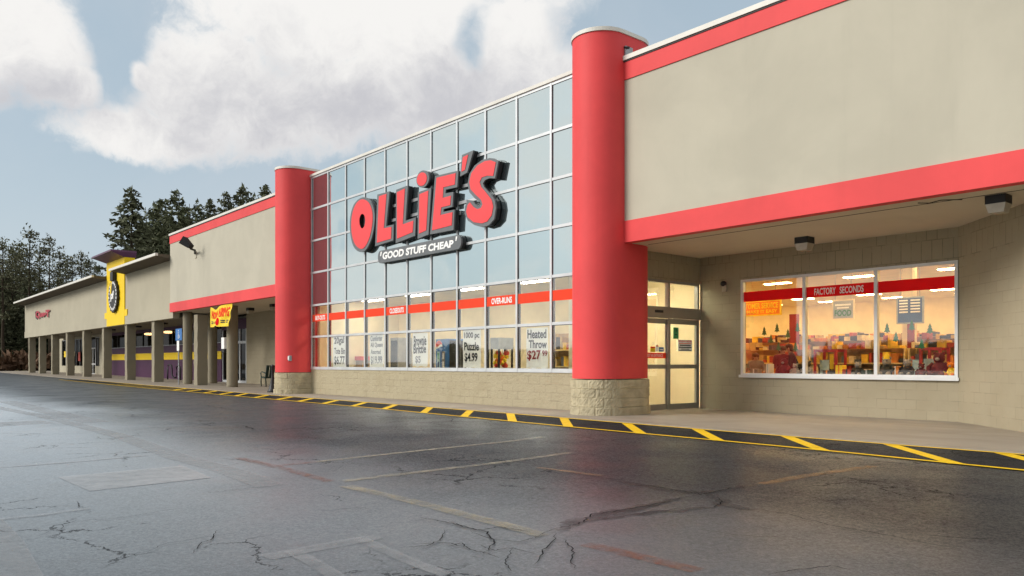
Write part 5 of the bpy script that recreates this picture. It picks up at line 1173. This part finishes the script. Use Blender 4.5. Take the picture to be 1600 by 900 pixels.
def conifer(seed, H, kind):
    """returns (trunk, crown) meshes of a spruce or an open, flat-limbed pine"""
    rng = np.random.default_rng(seed); tv = []; br = MB()
    lean = rng.normal(0, .012, 2)
    tp = [(lean[0]*z+.05*math.sin(z), lean[1]*z, z) for z in np.linspace(0, H*.97, 9)]; br.tube(tp, [max(.03, H*.014*(1-z/8.5)) for z in range(9)], 'bark', 7)
    if kind == 'spruce':
        z = H*rng.uniform(.10, .16); R0 = H*rng.uniform(.19, .225)
        while z < H*.985:
            f = (H-z)/H; n = rng.integers(5, 8); a0 = rng.uniform(0, 6.3)
            for i in range(n):
                if rng.random() < .08: continue
                L = R0*(f**.66)*rng.uniform(.65, 1.25)+.12; a = a0+i*6.283/n+rng.normal(0, .25); droop = -.30-.25*rng.random()*(1-f)
                dirv = np.array([math.cos(a), math.sin(a), droop*.6+.25*(1-f)]); k = max(4, int(L*11)); t = rng.uniform(.10, 1, k)**.75
                c = np.array([0, 0, z])+dirv*(t*L)[:, None]; c[:, 2] += .35*L*t*t*.35; side = np.array([-math.sin(a), math.cos(a), 0])
                c += side*(rng.normal(0, .16, k)*L*(1.1-t*.7))[:, None]+rng.normal(0, .07, (k, 3)); c[:, 2] -= np.abs(rng.normal(0, .14, k))
                tv.append(tuft_tris(c, dirv*.8+np.array([0, 0, -.35]), .40+.12*f, rng))
                if rng.random() < .3: e = np.array([0, 0, z])+dirv*L*.8; br.tube([(0, 0, z), tuple(e)], [.03+.02*f, .01], 'bark', 4, False)
            z += H*.020*rng.uniform(.7, 1.3)+.05
        k = 14; c = np.stack([rng.normal(0, .10, k), rng.normal(0, .10, k), H*rng.uniform(.93, 1.0, k)], 1); tv.append(tuft_tris(c, np.array([0, 0, .8]), .35, rng))
    else:
        z = H*rng.uniform(.34, .44)
        while z < H*.97:
            f = (H-z)/(H*.62); n = rng.integers(1, 4)
            for i in range(n):
                L = H*(.028+.165*min(1, max(0, f))**.85)*rng.uniform(.55, 1.2); a = rng.uniform(0, 6.283); up = .12+.45*(1-min(1, f))+rng.normal(0, .12)
                dirv = np.array([math.cos(a), math.sin(a), up]); e = np.array([0, 0, z])+dirv*L; br.tube([(0, 0, z), tuple((np.array([0, 0, z])+e)/2+np.array([0, 0, -.08*L])), tuple(e)], [.05+.02*f, .035, .015], 'bark', 5, False)
                for q in range(max(2, int(L*2.3))):
                    t = rng.uniform(.35, 1.08); cc = np.array([0, 0, z])+dirv*L*t+np.array([rng.normal(0, .16)*L, rng.normal(0, .16)*L, rng.normal(.06, .08)*L]); k = rng.integers(9, 17)
                    c = cc+rng.normal(0, 1, (k, 3))*np.array([.36, .36, .15]); tv.append(tuft_tris(c, np.array([0, 0, .35])+dirv*.5, .27, rng))
            z += H*.034*rng.uniform(.5, 1.5)
        k = 60; c = rng.normal(0, 1, (k, 3))*np.array([.35, .35, .45])+np.array([0, 0, H*.96]); tv.append(tuft_tris(c, np.array([0, 0, .7]), .35, rng))
    v = np.concatenate(tv); f = np.arange(len(v)).reshape(-1, 3)
    crown = pts_mesh('crown', v, f, ['needles' if kind == 'pine' else 'needles_dark'])
    tb = bpy.data.meshes.new('trunk'); tb.from_pydata(br.v, [], br.f); tb.materials.append(MAT['bark']); return tb, crown
PROTO = {'spruce': [conifer(11+i, 20., 'spruce') for i in range(4)], 'pine': [conifer(31+i, 18., 'pine') for i in range(4)]}
TN = [0]
def plant(u, vtop, depth, kind, label, group, wide=1.):
    d = ray(u); t = depth/F; x, y = d[0]*t, d[1]*t; z0 = .25; H = HC+(V0-vtop)*t-z0; H0 = 20. if kind == 'spruce' else 18.
    TN[0] += 1; tr, cr = PROTO[kind][TN[0] % 4]; s = H/H0
    o = empty('spruce_tree' if kind == 'spruce' else 'pine_tree', (x, y, z0), label, 'tree', group); o.rotation_euler = (0, 0, random.uniform(0, 6.28)); o.scale = (s*wide, s*wide, s)
    for nm, me in (('trunk', tr), ('crown', cr)):
        q = bpy.data.objects.new(nm, me); COL.objects.link(q); q.parent = o
G1, G2 = 'conifers behind the yellow tower and the store roof', 'tall pines beyond the far end of the retail block'
for u, v, D, w_, lab in [(205, 290, 84, 1.25, 'broad spruce rising right behind the purple tower cap'), (240, 316, 92, 1.1, 'dark spruce just right of the one behind the tower cap'), (252, 309, 96, 1.2, 'dark spruce with a rounded top left of the tall pointed one'),
                         (275, 292, 88, 1.1, 'tall pointed spruce left of the end of the red roof band'), (290, 318, 98, 1.0, 'shorter spruce at the corner where the red roof band begins'), (308, 311, 94, 1.0, 'narrow spruce above the left end of the red roof band'),
                         (329, 309, 90, 1.0, 'spruce above the floodlight'), (352, 296, 92, 1.0, 'pointed spruce above the middle of the left red roof band'), (380, 286, 88, 1.15, 'full spruce behind the roof left of the red pillar'),
                         (397, 302, 94, 1.0, 'small spruce between the two nearest the left red pillar'), (415, 287, 90, 1.0, 'spruce nearest the left red pillar')]:
    plant(u, v, D, 'spruce', lab, G1, w_)
for u, v, D, w_, lab in [(47, 358, 98, 1.1, 'tallest open pine above the far end of the retail block'), (79, 368, 102, 1.0, 'open pine just right of the tallest one beyond the far end'), (126, 393, 108, 1.0, 'short open pine left of the purple tower cap'),
                         (5, 372, 96, 1.05, 'open pine at the left edge of the picture'), (-28, 360, 104, 1.1, 'pine mostly cut off by the left edge of the picture'), (24, 396, 110, 1.0, 'lower pine between the left edge and the tallest pine'), (103, 405, 116, 1.0, 'low pine between the two right-hand pines beyond the far end'),
                         (150, 412, 118, .9, 'lowest pine nearest the purple tower cap'),
                         (63, 384, 112, 1.1, 'pine in the gap just right of the tallest open pine'), (94, 392, 106, 1.15, 'pine standing midway along the gap left of the short open pine'), (113, 400, 114, 1.1, 'pine close to the left side of the short open pine'),
                         (138, 404, 112, 1.1, 'pine close to the right side of the short open pine'), (18, 384, 108, 1.1, 'pine just right of the one at the left edge'), (34, 377, 112, 1.1, 'pine just left of the tallest open pine')]:
    plant(u, v, D, 'pine', lab, G2, w_)
rnd = random.Random(3)
for i in range(34):
    u = rnd.uniform(-90, 60) if i < 26 else rnd.uniform(60, 170); plant(u, rnd.uniform(425, 495), rnd.uniform(100, 135), 'spruce', 'dark lower conifer standing in the woods beyond the far left end of the retail block', 'dark conifers in the woods', 1.15)
for i, (u, v) in enumerate([(-8, 405), (12, 418), (30, 424), (-30, 398), (42, 432), (2, 440), (22, 446)]):
    plant(u, v, 106+3*i, 'spruce', 'dark lower conifer standing in the woods beyond the far left end of the retail block', 'dark conifers in the woods', 1.25)
for i, (u, v) in enumerate([(222, 345), (262, 338), (238, 352), (284, 340), (302, 352), (215, 360), (322, 345), (345, 335), (268, 352)]):
    plant(u, v, 100+3*i, 'spruce', 'dark lower conifer filling the gaps behind the purple tower cap and the roof', 'dark conifers behind the roof', 1.35)
# dry brush at the edge of the woods
def scatter(name, cells, n, hgt, m, label, cat, size=.35):
    rng = np.random.default_rng(5); cen = []
    for _ in range(n):
        x0, x1, y0, y1 = cells[rng.integers(len(cells))]; x, y = rng.uniform(x0, x1), rng.uniform(y0, y1); h = hgt*(.35+.65*abs(math.sin(x*.35+y*.6)))*rng.uniform(.2, 1)
        cen.append((x, y, gz(x)+h))
    cen = np.array(cen); me = pts_mesh(name, tuft_tris(cen, np.array([0, 0, .9]), size*2, rng), np.arange(3*n).reshape(-1, 3), [m])
    o = bpy.data.objects.new(name, me); COL.objects.link(o); o['kind'] = 'stuff'; tag(o, label, cat); return o
scatter('dry_brush', [(-107, -99, -4, 40), (-104, -97.5, 16, 30)], 9000, 2.1, 'brush', 'reddish brown dry brush along the woods at the far left end of the lot', 'brush')
# woods on the far side of the lot, behind the viewpoint, which the windows and wet asphalt reflect
rng = np.random.default_rng(9); n = 26000; x = rng.uniform(-160, 90, n); top = 3.3+1.0*np.sin(x*.11)+.9*np.sin(x*.31+1)+.7*np.sin(x*.9)
cen = np.stack([x, rng.uniform(-96, -84, n), rng.uniform(0, 1, n)**.8*top], 1)
o = bpy.data.objects.new('far_woods', pts_mesh('far_woods', tuft_tris(cen, np.array([0, 0, .8]), 1.3, rng), np.arange(3*n).reshape(-1, 3), ['needles'])); COL.objects.link(o); tag(o, 'far line of woods across the parking lot reflected in the windows', 'woods', kind='stuff')
